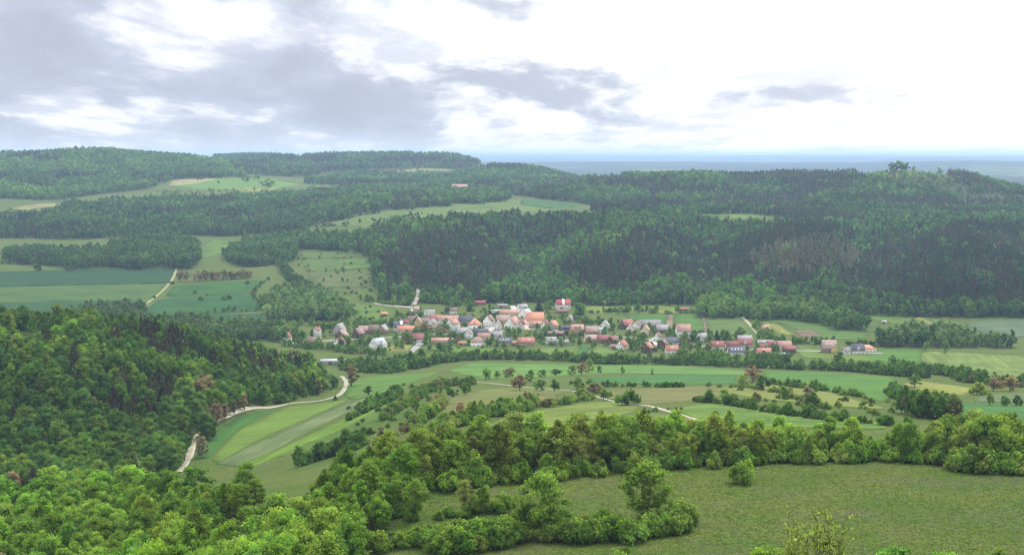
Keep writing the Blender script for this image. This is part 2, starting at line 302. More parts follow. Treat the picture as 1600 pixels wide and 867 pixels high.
# ------------------------------------------------------------------ woods (outline in photograph pixels at half tree height, range of distance)
# key: name -> (polygon, dmin, dmax, spacing, [(species, share)], height range, tint key, offset share of height)
WOODS = [
 ('near_left', [(-260, 790), (0, 785), (90, 768), (140, 760), (220, 766), (300, 775), (380, 765), (430, 764), (490, 752), (560, 736), (610, 734), (640, 746), (655, 770), (560, 800), (555, 845), (520, 900), (480, 1020), (-260, 1080)], 215, 520, 5.6, [('ash', .6), ('dec', .4)], (7.5, 13), 'fresh', .55),
 ('left_hill', [(-300, 505), (0, 496), (100, 494), (200, 504), (300, 518), (400, 545), (480, 568), (502, 582), (492, 602), (420, 615), (382, 632), (330, 652), (303, 690), (278, 722), (235, 728), (210, 750), (100, 765), (-300, 790)], 600, 1130, 6.7, [('dec', 1)], (8.5, 14.5), 'hillmix', .5),
 ('hedge_belt', [(575, 748), (640, 738), (720, 728), (820, 722), (950, 714), (1100, 710), (1250, 706), (1400, 706), (1480, 708), (1560, 708), (1750, 708), (1750, 738), (1600, 736), (1530, 733), (1450, 720), (1320, 718), (1200, 720), (1100, 726), (1000, 733), (900, 740), (800, 748), (700, 757), (610, 774), (575, 782)], 340, 520, 4.2, [('ash', .45), ('dec', .25), ('bush', .3)], (6.5, 12.5), 'belt', .0),
 ('south_slope', [(590, 350), (640, 343), (720, 338), (800, 336), (920, 336), (1050, 336), (1110, 343), (1180, 350), (1300, 345), (1400, 342), (1620, 346), (1950, 350), (1950, 500), (1600, 492), (1480, 486), (1400, 484), (1340, 482), (1240, 486), (1180, 484), (1150, 470), (1060, 466), (980, 466), (890, 466), (830, 462), (770, 464), (700, 462), (660, 466), (640, 460), (600, 460), (585, 430), (580, 395)], 1600, 2560, 8.2, [('slope', 1)], (12, 19), 'slope', .5),
 ('plateau_right', [(920, 322), (1000, 324), (1100, 326), (1240, 322), (1320, 322), (1400, 322), (1950, 325), (1950, 362), (1250, 346), (1240, 335), (1170, 328), (1100, 328), (1050, 338), (960, 332)], 2480, 2960, 9, [('con', .6), ('dec', .4)], (13, 18), 'far', .5),
 ('back_ridge', [(760, 292), (800, 300), (920, 314), (1000, 320), (1100, 322), (1240, 318), (1330, 320), (1950, 325), (1950, 300), (1620, 294), (1520, 274), (1480, 270), (1440, 272), (1390, 272), (1330, 269), (1200, 270), (1100, 269), (1000, 270), (960, 276), (930, 275), (880, 262), (840, 259), (780, 258), (745, 262), (735, 275), (745, 285)], 2600, 5000, 12.5, [('con', .55), ('dec', .45)], (14, 20), 'far', .5),
 ('plateau_far', [(470, 246), (520, 241), (600, 240), (680, 241), (728, 244), (748, 252), (735, 262), (640, 262), (560, 264), (500, 268), (430, 278), (400, 272), (370, 262), (340, 248), (330, 240), (400, 241)], 4300, 7200, 17, [('con', .5), ('dec', .5)], (15, 20), 'far', .5),
 ('summit_left', [(-320, 245), (0, 241), (90, 238), (150, 234), (230, 232), (290, 237), (330, 246), (370, 262), (385, 272), (330, 274), (262, 277), (235, 289), (130, 302), (60, 313), (0, 320), (-320, 326)], 3300, 5100, 13.5, [('dec', .7), ('con', .3)], (14, 20), 'farfresh', .5),
 ('mid_left', [(0, 337), (60, 334), (88, 325), (110, 319), (200, 311), (300, 308), (400, 306), (480, 300), (560, 290), (640, 288), (740, 292), (800, 305), (760, 312), (690, 316), (600, 322), (560, 330), (500, 345), (440, 356), (360, 362), (310, 362), (300, 366), (180, 362), (90, 367), (0, 366), (-320, 364), (-320, 337)], 2350, 4100, 10.5, [('dec', .75), ('con', .25)], (13, 19), 'far', .5),
 ('behind_fields', [(470, 282), (560, 268), (640, 266), (740, 268), (760, 285), (700, 288), (560, 286)], 3600, 4900, 14, [('dec', .6), ('con', .4)], (14, 19), 'far', .5),
 ('field_wood', [(172, 382), (210, 370), (270, 368), (306, 378), (310, 395), (300, 410), (240, 412), (172, 411), (165, 398)], 2000, 2720, 8.6, [('dec', 1)], (14, 19), 'far', .5),
 ('left_wood', [(10, 392), (60, 386), (165, 388), (170, 408), (120, 412), (40, 409), (8, 402)], 1950, 2650, 9, [('dec', .8), ('con', .2)], (10, 15), 'far', .5),
 ('mid_wood', [(345, 398), (375, 378), (400, 370), (450, 366), (500, 364), (580, 366), (600, 350), (620, 346), (600, 400), (580, 395), (560, 388), (520, 385), (470, 384), (455, 398), (420, 408), (380, 410)], 1950, 2700, 8.6, [('dec', .9), ('con', .1)], (12, 17), 'far', .5),
 ('stream_wood', [(412, 465), (430, 452), (480, 448), (520, 462), (545, 475), (540, 492), (480, 494), (420, 492)], 1550, 1950, 7.5, [('poplar', .5), ('dec', .5)], (12, 18), 'willow', .5),
 ('valley_left', [(90, 492), (130, 482), (190, 476), (225, 478), (200, 492), (250, 500), (330, 500), (400, 508), (470, 512), (450, 524), (380, 524), (300, 515), (200, 500)], 1350, 1900, 8, [('dec', .7), ('poplar', .3)], (11, 16), 'willow', .5),
 ('valley_right', [(1375, 520), (1420, 510), (1480, 513), (1540, 525), (1620, 535), (1900, 545), (1900, 556), (1600, 547), (1500, 541), (1400, 536), (1370, 530)], 1350, 1800, 8, [('poplar', .6), ('dec', .4)], (11, 17), 'willow', .5),
 ('wood_edge', [(1085, 478), (1110, 465), (1150, 463), (1160, 480), (1230, 476), (1280, 485), (1310, 490), (1350, 502), (1365, 518), (1340, 518), (1290, 497), (1240, 489), (1185, 488), (1150, 486), (1090, 486)], 1480, 1900, 8.5, [('dec', 1)], (13, 18), 'edge', .5),
]
PINES = [  # where conifers stand inside the mixed woods
 ('left_hill', [(140, 500), (230, 505), (330, 522), (430, 550), (490, 572), (470, 585), (400, 578), (330, 575), (250, 560), (215, 545), (180, 530)], .72),
 ('left_hill', [(190, 580), (260, 570), (290, 600), (240, 640), (190, 640)], .45),
 ('south_slope', [(590, 400), (620, 380), (700, 365), (790, 385), (810, 420), (790, 440), (720, 448), (650, 450), (600, 445)], .95),
 ('south_slope', [(640, 350), (800, 342), (930, 345), (900, 380), (840, 400), (800, 380), (700, 362)], .55),
 ('south_slope', [(870, 430), (940, 385), (1000, 360), (1060, 355), (1090, 380), (1080, 420), (1000, 445), (930, 450)], .92),
 ('south_slope', [(1060, 400), (1120, 380), (1170, 365), (1240, 352), (1300, 350), (1340, 390), (1330, 430), (1240, 450), (1120, 450), (1080, 430)], .95),
 ('south_slope', [(1330, 400), (1400, 370), (1500, 350), (1950, 350), (1950, 470), (1500, 470), (1350, 465), (1300, 450)], .93),
]
BARE = [[(1335, 266), (1385, 263), (1385, 275), (1340, 275)], [(1372, 268), (1440, 264), (1478, 272), (1515, 290), (1490, 300), (1420, 290), (1380, 278)], [(1255, 372), (1310, 352), (1340, 352), (1330, 362)], [(1480, 296), (1600, 300), (1640, 312), (1500, 312)], [(540, 262), (640, 258), (740, 262), (700, 272), (600, 272)], [(925, 272), (968, 270), (980, 280), (935, 280)]]
BROWN_SPUR = [(1170, 400), (1230, 375), (1310, 372), (1345, 400), (1330, 420), (1240, 430), (1180, 425)]

# ------------------------------------------------------------------ ground sheet
gp = np.stack([gX, gY, GZ], -1)
nt, nl = gT.shape
idx = np.arange(nt * nl).reshape(nt, nl)
F = np.stack([idx[:-1, :-1], idx[1:, :-1], idx[1:, 1:], idx[:-1, 1:]], -1).reshape(-1, 4)[:, ::-1]
ground_me = mesh_np('ground', gp.reshape(-1, 3), F, [mat_ground()], smooth=True)
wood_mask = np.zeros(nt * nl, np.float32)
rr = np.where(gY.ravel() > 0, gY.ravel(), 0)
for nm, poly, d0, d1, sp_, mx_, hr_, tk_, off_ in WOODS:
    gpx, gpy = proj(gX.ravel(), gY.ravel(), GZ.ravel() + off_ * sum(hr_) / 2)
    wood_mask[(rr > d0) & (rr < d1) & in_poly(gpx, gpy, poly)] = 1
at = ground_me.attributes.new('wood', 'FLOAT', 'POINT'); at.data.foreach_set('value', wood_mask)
g_o = obj('ground', ground_me); tag(g_o, 'rolling green valley land with meadows reaching the horizon', 'ground', kind='structure')

# ------------------------------------------------------------------ fields: crops stand a little above the bare land
def densify(P, step):
    out = []
    for i in range(len(P)):
        a, b = P[i], P[(i + 1) % len(P)]; k = max(1, int(math.hypot(b[0] - a[0], b[1] - a[1]) / step))
        for q in range(k): out.append((a[0] + (b[0] - a[0]) * q / k, a[1] + (b[1] - a[1]) * q / k))
    return out
def smooth_poly(P, it=2):                          # round the traced corners a little
    P = [tuple(p) for p in P]
    for _ in range(it):
        Q = []
        for i in range(len(P)):
            a, b = P[i], P[(i + 1) % len(P)]
            Q += [(a[0] * .9 + b[0] * .1, a[1] * .9 + b[1] * .1), (a[0] * .1 + b[0] * .9, a[1] * .1 + b[1] * .9)]
        P = Q
    return P
FIELD_POLYS = []
def sheet(name, wp, lift, mat, grid, label, cat='field', rim=0.2):
    wp = densify(wp, grid); cxm = sum(p[0] for p in wp) / len(wp); cym = sum(p[1] for p in wp) / len(wp)
    L = np.array(wp) - (cxm, cym)
    x0, y0 = L.min(0); x1, y1 = L.max(0)
    gx, gy = np.meshgrid(np.arange(x0 + grid * .5, x1, grid), np.arange(y0 + grid * .5, y1, grid))
    gx = gx.ravel() + 0.01; gy = gy.ravel() + 0.013
    k = in_poly(gx, gy, L); inner = np.stack([gx[k], gy[k]], -1)
    pts = [Vector(p) for p in L] + [Vector(p) for p in inner]; nb = len(L)
    r = delaunay_2d_cdt(pts, [], [list(range(nb))], 1, 1e-4)
    V2 = np.array([(v[0], v[1]) for v in r[0]]); T = np.array([f for f in r[2] if len(f) == 3], int)
    if not len(T): return None
    zc = H(V2[:, 0] + cxm, V2[:, 1] + cym); z0 = float(H(cxm, cym))
    V = np.column_stack([V2, zc + lift - z0])
    e = {}
    for f in T:
        for a, b in ((f[0], f[1]), (f[1], f[2]), (f[2], f[0])):
            if (b, a) in e: del e[(b, a)]
            else: e[(a, b)] = 1
    be = np.array(list(e)); low = V.copy(); low[:, 2] -= lift + rim
    n0 = len(V); Q = np.column_stack([be[:, 0], be[:, 0] + n0, be[:, 1] + n0, be[:, 1]])
    me = mesh_np(name, np.concatenate([V, low]), [T, Q], [mat], smooth=False)
    o = obj(name, me); o.location = (cxm, cym, z0); tag(o, label, cat, kind='structure'); return o
G1, G2, G3 = (0.084, 0.190, 0.030), (0.056, 0.150, 0.032), (0.130, 0.210, 0.036)
YEL, OLV, BLU, DUL, MOW = (0.215, 0.245, 0.060), (0.150, 0.155, 0.055), (0.050, 0.118, 0.046), (0.120, 0.155, 0.080), (0.125, 0.195, 0.045)
TAN = (0.330, 0.290, 0.130)
FIELDS = [ # pixels, colour a, colour b, lines, tramline spacing, label
 ([(697, 579), (735, 567), (880, 569), (1060, 572), (1180, 580), (1165, 586), (930, 583), (850, 590), (760, 593)], (0.095, 0.21, 0.04), (0.115, 0.235, 0.05), .3, 12, 'long light green grain field in front of the village'),
 ([(915, 590), (1060, 585), (1150, 587), (1148, 599), (1040, 602), (925, 597)], G2, (0.055, 0.165, 0.045), .3, 12, 'darker green strip of crop below the three lone trees'),
 ([(1190, 579), (1300, 583), (1395, 590), (1408, 600), (1385, 628), (1330, 617), (1260, 606), (1200, 592)], (0.07, 0.19, 0.035), G1, .35, 14, 'bright green crop field with faint tractor lines right of centre'),
 ([(690, 643), (700, 622), (760, 608), (850, 604), (885, 612), (820, 634), (710, 652)], OLV, (0.135, 0.17, 0.045), 0, 0, 'olive brown mown meadow on the middle hill'),
 ([(742, 668), (840, 642), (920, 629), (965, 628), (1000, 635), (985, 645), (870, 666), (790, 684)], (0.14, 0.205, 0.04), (0.165, 0.22, 0.045), 0, 0, 'light green meadow band curving over the middle hill'),
 ([(945, 608), (1080, 605), (1150, 602), (1140, 618), (1070, 627), (1000, 633), (940, 620)], (0.15, 0.175, 0.06), OLV, 0, 0, 'dull olive field behind the round dark bush'),
 ([(1010, 645), (1060, 650), (1090, 662), (1030, 670), (960, 668)], OLV, (0.11, 0.15, 0.04), 0, 0, 'olive grass patch beside the pale track'),
 ([(1050, 640), (1100, 630), (1240, 643), (1390, 662), (1380, 672), (1130, 668), (1108, 660)], (0.085, 0.185, 0.03), G3, 0, 0, 'fresh green meadow strip behind the hedgerow trees'),
 ([(1110, 610), (1190, 600), (1290, 612), (1390, 640), (1300, 635), (1180, 622)], YEL, (0.16, 0.2, 0.05), 0, 0, 'yellowish meadow between bushes right of centre'),
 ([(302, 718), (322, 684), (372, 652), (436, 637), (398, 656), (352, 686), (328, 716)], (0.062, 0.165, 0.034), (0.052, 0.145, 0.03), 0, 0, 'dark green meadow strip beside the gravel track'),
 ([(330, 719), (354, 687), (400, 657), (440, 637), (530, 627), (552, 620), (470, 658), (390, 694), (342, 722)], (0.135, 0.225, 0.038), (0.12, 0.205, 0.036), 0, 0, 'yellow green meadow strip along the side valley'),
 ([(332, 724), (420, 684), (500, 649), (566, 622), (590, 624), (520, 655), (430, 703), (370, 729)], (0.115, 0.175, 0.060), (0.14, 0.185, 0.085), 0, 0, 'grey green flowering strip in the side valley'),
 ([(362, 731), (440, 700), (540, 653), (592, 627), (612, 627), (565, 660), (480, 694), (420, 718), (400, 728)], (0.115, 0.225, 0.025), (0.135, 0.235, 0.03), .3, 9, 'bright yellow green strip in the side valley'),
 ([(425, 718), (540, 668), (612, 630), (640, 640), (600, 660), (520, 690)], (0.08, 0.165, 0.028), (0.10, 0.175, 0.03), 0, 0, 'deeper green slope above the side valley'),
 ([(548, 594), (580, 588), (690, 581), (640, 600), (595, 620), (545, 624), (535, 615)], G1, (0.11, 0.205, 0.04), .5, 8, 'striped light green meadow where the side valley opens'),
 ([(1478, 630), (1700, 634), (1700, 662), (1505, 658)], (0.06, 0.17, 0.045), G2, .2, 14, 'deep green crop field at the right edge'),
 ([(1410, 600), (1432, 594), (1520, 607), (1505, 618), (1445, 612)], (0.24, 0.25, 0.07), YEL, 0, 0, 'small yellow field below a solitary tree'),
 ([(1530, 618), (1700, 610), (1700, 631), (1520, 628)], DUL, (0.10, 0.15, 0.075), 0, 0, 'dull grey green field strip at the right'),
 ([(1442, 548), (1700, 562), (1700, 595), (1520, 588), (1475, 570), (1438, 566)], MOW, (0.16, 0.225, 0.055), .5, 11, 'light green field with vertical mowing stripes'),
 ([(1372, 545), (1440, 547), (1436, 567), (1380, 567), (1335, 556)], (0.085, 0.19, 0.035), G1, 0, 0, 'plain green field beside the orange bungalow'),
 ([(1245, 541), (1290, 548), (1350, 555), (1370, 564), (1330, 564), (1250, 558)], MOW, G3, 0, 0, 'grass field in front of the yellow gabled house'),
 ([(1188, 497), (1270, 494), (1310, 503), (1362, 524), (1330, 531), (1285, 530), (1235, 512)], MOW, (0.105, 0.185, 0.04), .2, 12, 'green hay meadow behind the last houses'),
 ([(1190, 504), (1215, 507), (1242, 524), (1218, 522)], YEL, (0.24, 0.26, 0.08), 0, 0, 'yellow wedge of field beside brown soil'),
 ([(1340, 490), (1408, 488), (1450, 506), (1385, 506)], G3, MOW, 0, 0, 'light green field under the dark wood at right'),
 ([(1412, 491), (1442, 497), (1488, 519), (1455, 509)], TAN, YEL, 0, 0, 'tan stubble strip under the dark wood'),
 ([(1450, 498), (1498, 503), (1535, 524), (1492, 518)], (0.17, 0.2, 0.06), MOW, 0, 0, 'pale green strip next to the tan stubble'),
 ([(1500, 502), (1700, 500), (1700, 536), (1540, 523)], (0.105, 0.155, 0.10), (0.125, 0.17, 0.10), 0, 0, 'grey green crop field under the dark wood at right'),
 ([(895, 478), (1000, 474), (1085, 484), (1080, 489), (930, 491)], (0.15, 0.215, 0.045), YEL, 0, 0, 'yellow green meadow behind the large barn'),
 ([(975, 493), (1042, 492), (1040, 513), (985, 499)], (0.08, 0.2, 0.04), G1, 0, 0, 'bright green plot behind the village'),
 ([(1053, 492), (1096, 493), (1101, 520), (1050, 516)], (0.085, 0.185, 0.03), (0.075, 0.17, 0.03), .3, 8, 'middle green plot between two soil strips'),
 ([(1101, 494), (1160, 495), (1182, 524), (1108, 526)], MOW, (0.14, 0.195, 0.06), .3, 8, 'mown plot running down to the spruces'),
 ([(1042, 492), (1052, 492), (1050, 516), (1041, 513)], (0.2, 0.16, 0.11), (0.24, 0.19, 0.13), 0, 0, 'narrow brown soil strip between green plots'),
 ([(1096, 493), (1101, 493), (1107, 524), (1102, 521)], (0.2, 0.16, 0.11), (0.24, 0.19, 0.13), 0, 0, 'second brown soil strip beside the mown plot'),
 ([(1240, 517), (1270, 515), (1284, 527), (1248, 526)], (0.17, 0.12, 0.085), (0.2, 0.15, 0.11), 0, 0, 'brown tilled plot behind the last houses'),
 ([(655, 543), (740, 541), (800, 548), (770, 555), (690, 549)], G3, (0.12, 0.22, 0.04), 0, 0, 'garden meadow below the white hip roofed house'),
 ([(830, 546), (905, 541), (900, 556), (850, 554)], G3, MOW, 0, 0, 'light meadow below the red roof with skylights'),
 ([(907, 541), (925, 541), (905, 560), (885, 557)], (0.06, 0.17, 0.05), G2, 0, 0, 'narrow dark green plot below the village'),
 ([(927, 541), (968, 546), (945, 561), (908, 561)], G1, MOW, 0, 0, 'light green plot beside the red hip roof'),
 ([(598, 548), (612, 539), (645, 539), (636, 549)], (0.27, 0.26, 0.10), YEL, 0, 0, 'yellow stubble plot behind the grey roofed house'),
 ([(970, 534), (990, 533), (990, 541), (975, 541)], TAN, (0.38, 0.31, 0.16), 0, 0, 'sandy yellow yard beside the red hip roof'),
 ([(-120, 426), (0, 425), (120, 421), (276, 419), (266, 443), (150, 445), (0, 449), (-120, 450)], BLU, (0.044, 0.108, 0.042), .15, 20, 'dark blue green crop field at the left'),
 ([(-120, 450), (0, 449), (150, 445), (264, 443), (246, 465), (190, 470), (0, 474), (-120, 476)], (0.120, 0.195, 0.045), (0.150, 0.200, 0.054), 0, 0, 'yellowish hay field in bands at the left'),
 ([(-120, 476), (0, 474), (190, 469), (228, 471), (190, 480), (0, 492), (-120, 492)], (0.064, 0.155, 0.036), BLU, .3, 12, 'green crop strip above the wooded hill at left'),
 ([(272, 446), (420, 437), (392, 459), (256, 464)], (0.07, 0.165, 0.04), G1, .3, 14, 'green field below the row of brown trees'),
 ([(252, 466), (398, 459), (415, 485), (330, 491), (208, 497)], (0.054, 0.145, 0.038), (0.064, 0.16, 0.04), .25, 14, 'deep green field left of the stream wood'),
 ([(330, 491), (410, 490), (413, 500), (330, 504)], (0.06, 0.15, 0.05), BLU, 0, 0, 'small dark green field above the valley trees'),
 ([(470, 395), (560, 392), (578, 402), (470, 405)], MOW, (0.11, 0.17, 0.04), 0, 0, 'upper orchard terrace beside the dark pine wood'),
 ([(468, 407), (578, 405), (580, 420), (480, 424)], (0.10, 0.165, 0.035), MOW, 0, 0, 'middle orchard terrace beside the dark pine wood'),
 ([(478, 427), (580, 423), (582, 448), (495, 452)], (0.12, 0.175, 0.05), OLV, 0, 0, 'lower orchard terrace beside the dark pine wood'),
 ([(545, 474), (600, 480), (612, 490), (600, 502), (555, 500)], (0.125, 0.205, 0.04), G3, 0, 0, 'meadow with young trees behind the village'),
 ([(500, 352), (600, 331), (700, 319), (812, 311), (918, 322), (868, 330), (760, 333), (640, 343), (560, 356)], (0.125, 0.195, 0.045), (0.15, 0.205, 0.055), 0, 0, 'long pale meadow on the plateau above the pine slope'),
 ([(815, 311), (918, 321), (866, 327), (812, 320)], (0.07, 0.15, 0.06), G2, 0, 0, 'darker crop end of the plateau meadow'),
 ([(305, 388), (330, 375), (372, 378), (352, 396), (305, 410)], (0.10, 0.18, 0.04), G3, 0, 0, 'green meadow pocket between two woods'),
 ([(266, 290), (272, 281), (330, 279), (420, 279), (472, 289), (425, 297), (380, 298), (300, 296)], (0.16, 0.27, 0.05), (0.14, 0.25, 0.05), 0, 0, 'bright green field shelf under the wooded summit'),  # young crop green, with the patch of sunlight put into its lighter colour
 ([(262, 291), (270, 281), (345, 279), (300, 288)], (0.36, 0.31, 0.18), TAN, 0, 0, 'pale ploughed corner of the bright field shelf'),
 ([(360, 295), (440, 292), (425, 299), (372, 300)], (0.26, 0.28, 0.08), YEL, 0, 0, 'yellow strip below the bright field shelf'),
 ([(1105, 332), (1160, 330), (1238, 338), (1150, 343)], (0.10, 0.20, 0.04), G3, 0, 0, 'small bright field among the woods of the plateau'),
 ([(610, 268), (650, 263), (700, 264), (715, 267), (660, 271)], (0.15, 0.19, 0.07), TAN, 0, 0, 'faint field in front of the far wooded plateau'),
 ([(15, 326), (50, 319), (88, 318), (85, 323), (40, 328)], (0.26, 0.24, 0.12), TAN, 0, 0, 'tan field strip at the far left'),
]
WFIELDS = []
for i, (pp, c1, c2, ln, tr, lab) in enumerate(FIELDS):
    wp = [ground(*p)[:2] for p in smooth_poly(pp, 2)]
    if ' fields' in lab: pass
    cxm = sum(p[0] for p in wp) / len(wp); cym = sum(p[1] for p in wp) / len(wp)
    best = max(range(len(pp)), key=lambda k: math.dist(pp[k], pp[(k + 1) % len(pp)]))
    a, b = ground(*pp[best]), ground(*pp[(best + 1) % len(pp)])
    ang = math.atan2(b[1] - a[1], b[0] - a[0])
    if 'vertical' in lab: ang = math.radians(80)
    if 'DBG' in globals(): print('FIELD', lab, [round(p[1]) for p in wp[::4]])
    soil = 'soil' in lab or 'tilled' in lab or 'ploughed' in lab
    nm = 'soil_plot' if soil else ('meadow' if any(k in lab for k in ('meadow', 'terrace', 'grass', 'slope')) else 'field')
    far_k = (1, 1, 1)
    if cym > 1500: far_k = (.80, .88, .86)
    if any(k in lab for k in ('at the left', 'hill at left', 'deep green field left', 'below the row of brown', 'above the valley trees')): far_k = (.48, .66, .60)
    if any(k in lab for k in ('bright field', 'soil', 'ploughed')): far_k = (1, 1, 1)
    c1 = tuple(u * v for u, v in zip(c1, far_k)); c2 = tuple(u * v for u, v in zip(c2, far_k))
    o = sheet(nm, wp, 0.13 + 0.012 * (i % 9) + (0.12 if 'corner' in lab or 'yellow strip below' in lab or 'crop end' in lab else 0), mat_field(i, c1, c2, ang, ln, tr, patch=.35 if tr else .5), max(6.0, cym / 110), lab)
    WFIELDS.append(wp)

# ------------------------------------------------------------------ tracks and lanes
def catmull(P, step):
    P = [np.array(p, float) for p in P]; P = [2 * P[0] - P[1]] + P + [2 * P[-1] - P[-2]]; out = []
    for i in range(1, len(P) - 2):
        k = max(2, int(np.linalg.norm(P[i + 1] - P[i]) / step))
        for q in range(k):
            t = q / k; a, b, c, d = P[i - 1:i + 3]
            out.append(0.5 * (2 * b + (c - a) * t + (2 * a - 5 * b + 4 * c - d) * t * t + (3 * b - a - 3 * c + d) * t ** 3))
    return out + [P[-2]]
ROADS = []
def ribbon(name, pix, width, mat, label, lift=0.32, step=5, strip=None):
    W = np.array(catmull([ground(*p)[:2] for p in pix], step))
    T = np.gradient(W, axis=0); T /= np.linalg.norm(T, axis=1)[:, None] + 1e-9; N = np.column_stack([-T[:, 1], T[:, 0]])
    jit = 1 + 0.28 * vnoise(np.arange(len(W)) / 2.3, np.zeros(len(W)), 9)
    ks = (-.5, -.5, -.2, 0, .2, .5, .5); V = []
    z0 = float(H(*W[0]))
    for q, k in enumerate(ks):
        c = W + N * (k * width * jit)[:, None]; z = H(c[:, 0], c[:, 1]) + (lift if 0 < q < len(ks) - 1 else -0.4)
        V.append(np.column_stack([c - W[0], z - z0]))
    V = np.stack(V, 1); m = len(W); nk = len(ks); ix = np.arange(m * nk).reshape(m, nk)
    Fq = np.stack([ix[:-1, :-1], ix[:-1, 1:], ix[1:, 1:], ix[1:, :-1]], -1).reshape(-1, 4)
    mats = [mat]; mi = None
    if strip is not None:
        mats.append(strip); mi = np.tile(np.array([0, 0, 1, 1, 0, 0]), m - 1)
    o = obj(name, mesh_np(name, V.reshape(-1, 3), Fq[:, ::-1], mats, mi)); o.location = (W[0][0], W[0][1], z0)
    tag(o, label, 'road' if 'road' in name else 'track', kind='structure'); ROADS.append((W, width)); return o
M_VERGE = mat_plain('track_grass', (0.20, 0.21, 0.09), (0.32, 0.28, 0.17), 0.6)
ribbon('gravel_track', [(278, 738), (292, 722), (300, 700), (308, 682), (330, 662), (360, 648), (400, 637), (450, 631), (500, 626), (528, 618), (539, 606), (540, 596), (534, 588)], 3.1, M_TRACK, 'pale gravel track winding round the foot of the wooded hill', strip=M_VERGE)
ribbon('gravel_track', [(975, 632), (1010, 634), (1045, 643), (1075, 652), (1112, 663), (1140, 672)], 2.6, M_TRACK, 'pale gravel track crossing the middle hill to the hedgerow', strip=M_VERGE)
ribbon('gravel_track', [(730, 596), (775, 600), (830, 606), (900, 612), (975, 632)], 1.5, M_TRACK, 'faint pale track between the orchard trees')
ribbon('field_track', [(276, 420), (268, 438), (250, 458), (232, 472), (205, 490), (190, 500)], 3.4, mat_plain('worn_grass', (0.17, 0.19, 0.08), (0.25, 0.24, 0.12), 0.3), 'worn grass track descending between the left fields')
ribbon('gravel_track', [(646, 476), (651, 468), (654, 460), (652, 452)], 5.5, M_TRACK, 'light track entering the pine wood above the village')
ribbon('gravel_track', [(585, 474), (610, 478), (638, 480), (646, 482), (640, 490), (655, 498)], 5, M_TRACK, 'pale lane along the upper edge of the village')
ribbon('village_road', [(440, 537), (520, 532), (600, 528), (690, 522), (760, 522), (790, 516), (860, 515), (930, 524), (1010, 530), (1090, 540), (1180, 546), (1250, 548), (1380, 552)], 6, M_ROAD, 'grey asphalt road running through the village', step=8)
ribbon('village_road', [(766, 522), (764, 513), (768, 507)], 9, M_YARD, 'pale paved lane climbing between white houses')
ribbon('village_road', [(822, 515), (821, 505), (826, 497)], 7, mat_plain('red_paving', (0.45, 0.28, 0.22), (0.52, 0.36, 0.3), 0.4), 'reddish paved lane beside the large orange roof')
ribbon('village_road', [(802, 490), (803, 482), (800, 478)], 6, M_YARD, 'short pale lane behind the pink roofed building')
ribbon('village_road', [(640, 552), (652, 541), (660, 536)], 6, M_ROAD, 'grey drive beside the yellow stubble plot')
ribbon('village_road', [(1030, 540), (1020, 534), (1024, 528)], 6, M_YARD, 'pale yard lane between brown roofs')
ribbon('gravel_track', [(1160, 495), (1172, 508), (1184, 522)], 3.5, M_VERGE, 'thin field track along the mown plot')
# ------------------------------------------------------------------ plants: foliage and bark
def mat_leaf(name, trans=0.5, rough_noise=0.5):
    m, t, out = new_mat(name)
    ti = t.new('ShaderNodeAttribute', attribute_type='INSTANCER', attribute_name='tint')
    sh = t.new('ShaderNodeAttribute', attribute_name='shade')
    p = t.new('ShaderNodeTexCoord').outputs['Object']
    nz = t.noise(p, rough_noise, 3, 0.6)
    col = t.vmath('SCALE', ti.outputs['Vector'], t.math('MULTIPLY', sh.outputs['Fac'], t.ramp(nz, 0.25, 0.75, 0.8, 1.2)))
    warm = t.vmath('MULTIPLY', col, (1.08, 1.04, 0.85))
    col = t.mix(t.ramp(sh.outputs['Fac'], 0.9, 1.4), col, warm)
    d = t.new('ShaderNodeBsdfDiffuse'); t.put(d.inputs[0], col)
    tr = t.new('ShaderNodeBsdfTranslucent'); t.put(tr.inputs[0], t.vmath('MULTIPLY', col, (1.18, 1.24, 0.8)))
    mx = t.new('ShaderNodeMixShader'); mx.inputs[0].default_value = trans
    t.l.new(d.outputs[0], mx.inputs[1]); t.l.new(tr.outputs[0], mx.inputs[2]); t.l.new(mx.outputs[0], out.inputs[0]); return m
M_LEAF = mat_leaf('leaves'); M_NEEDLE = mat_leaf('needles', 0.12)
M_BARK = mat_plain('bark', (0.075, 0.06, 0.045), (0.14, 0.115, 0.09), 3.0)
M_PBARK = mat_plain('pine_bark', (0.16, 0.09, 0.055), (0.24, 0.15, 0.10), 3.0)

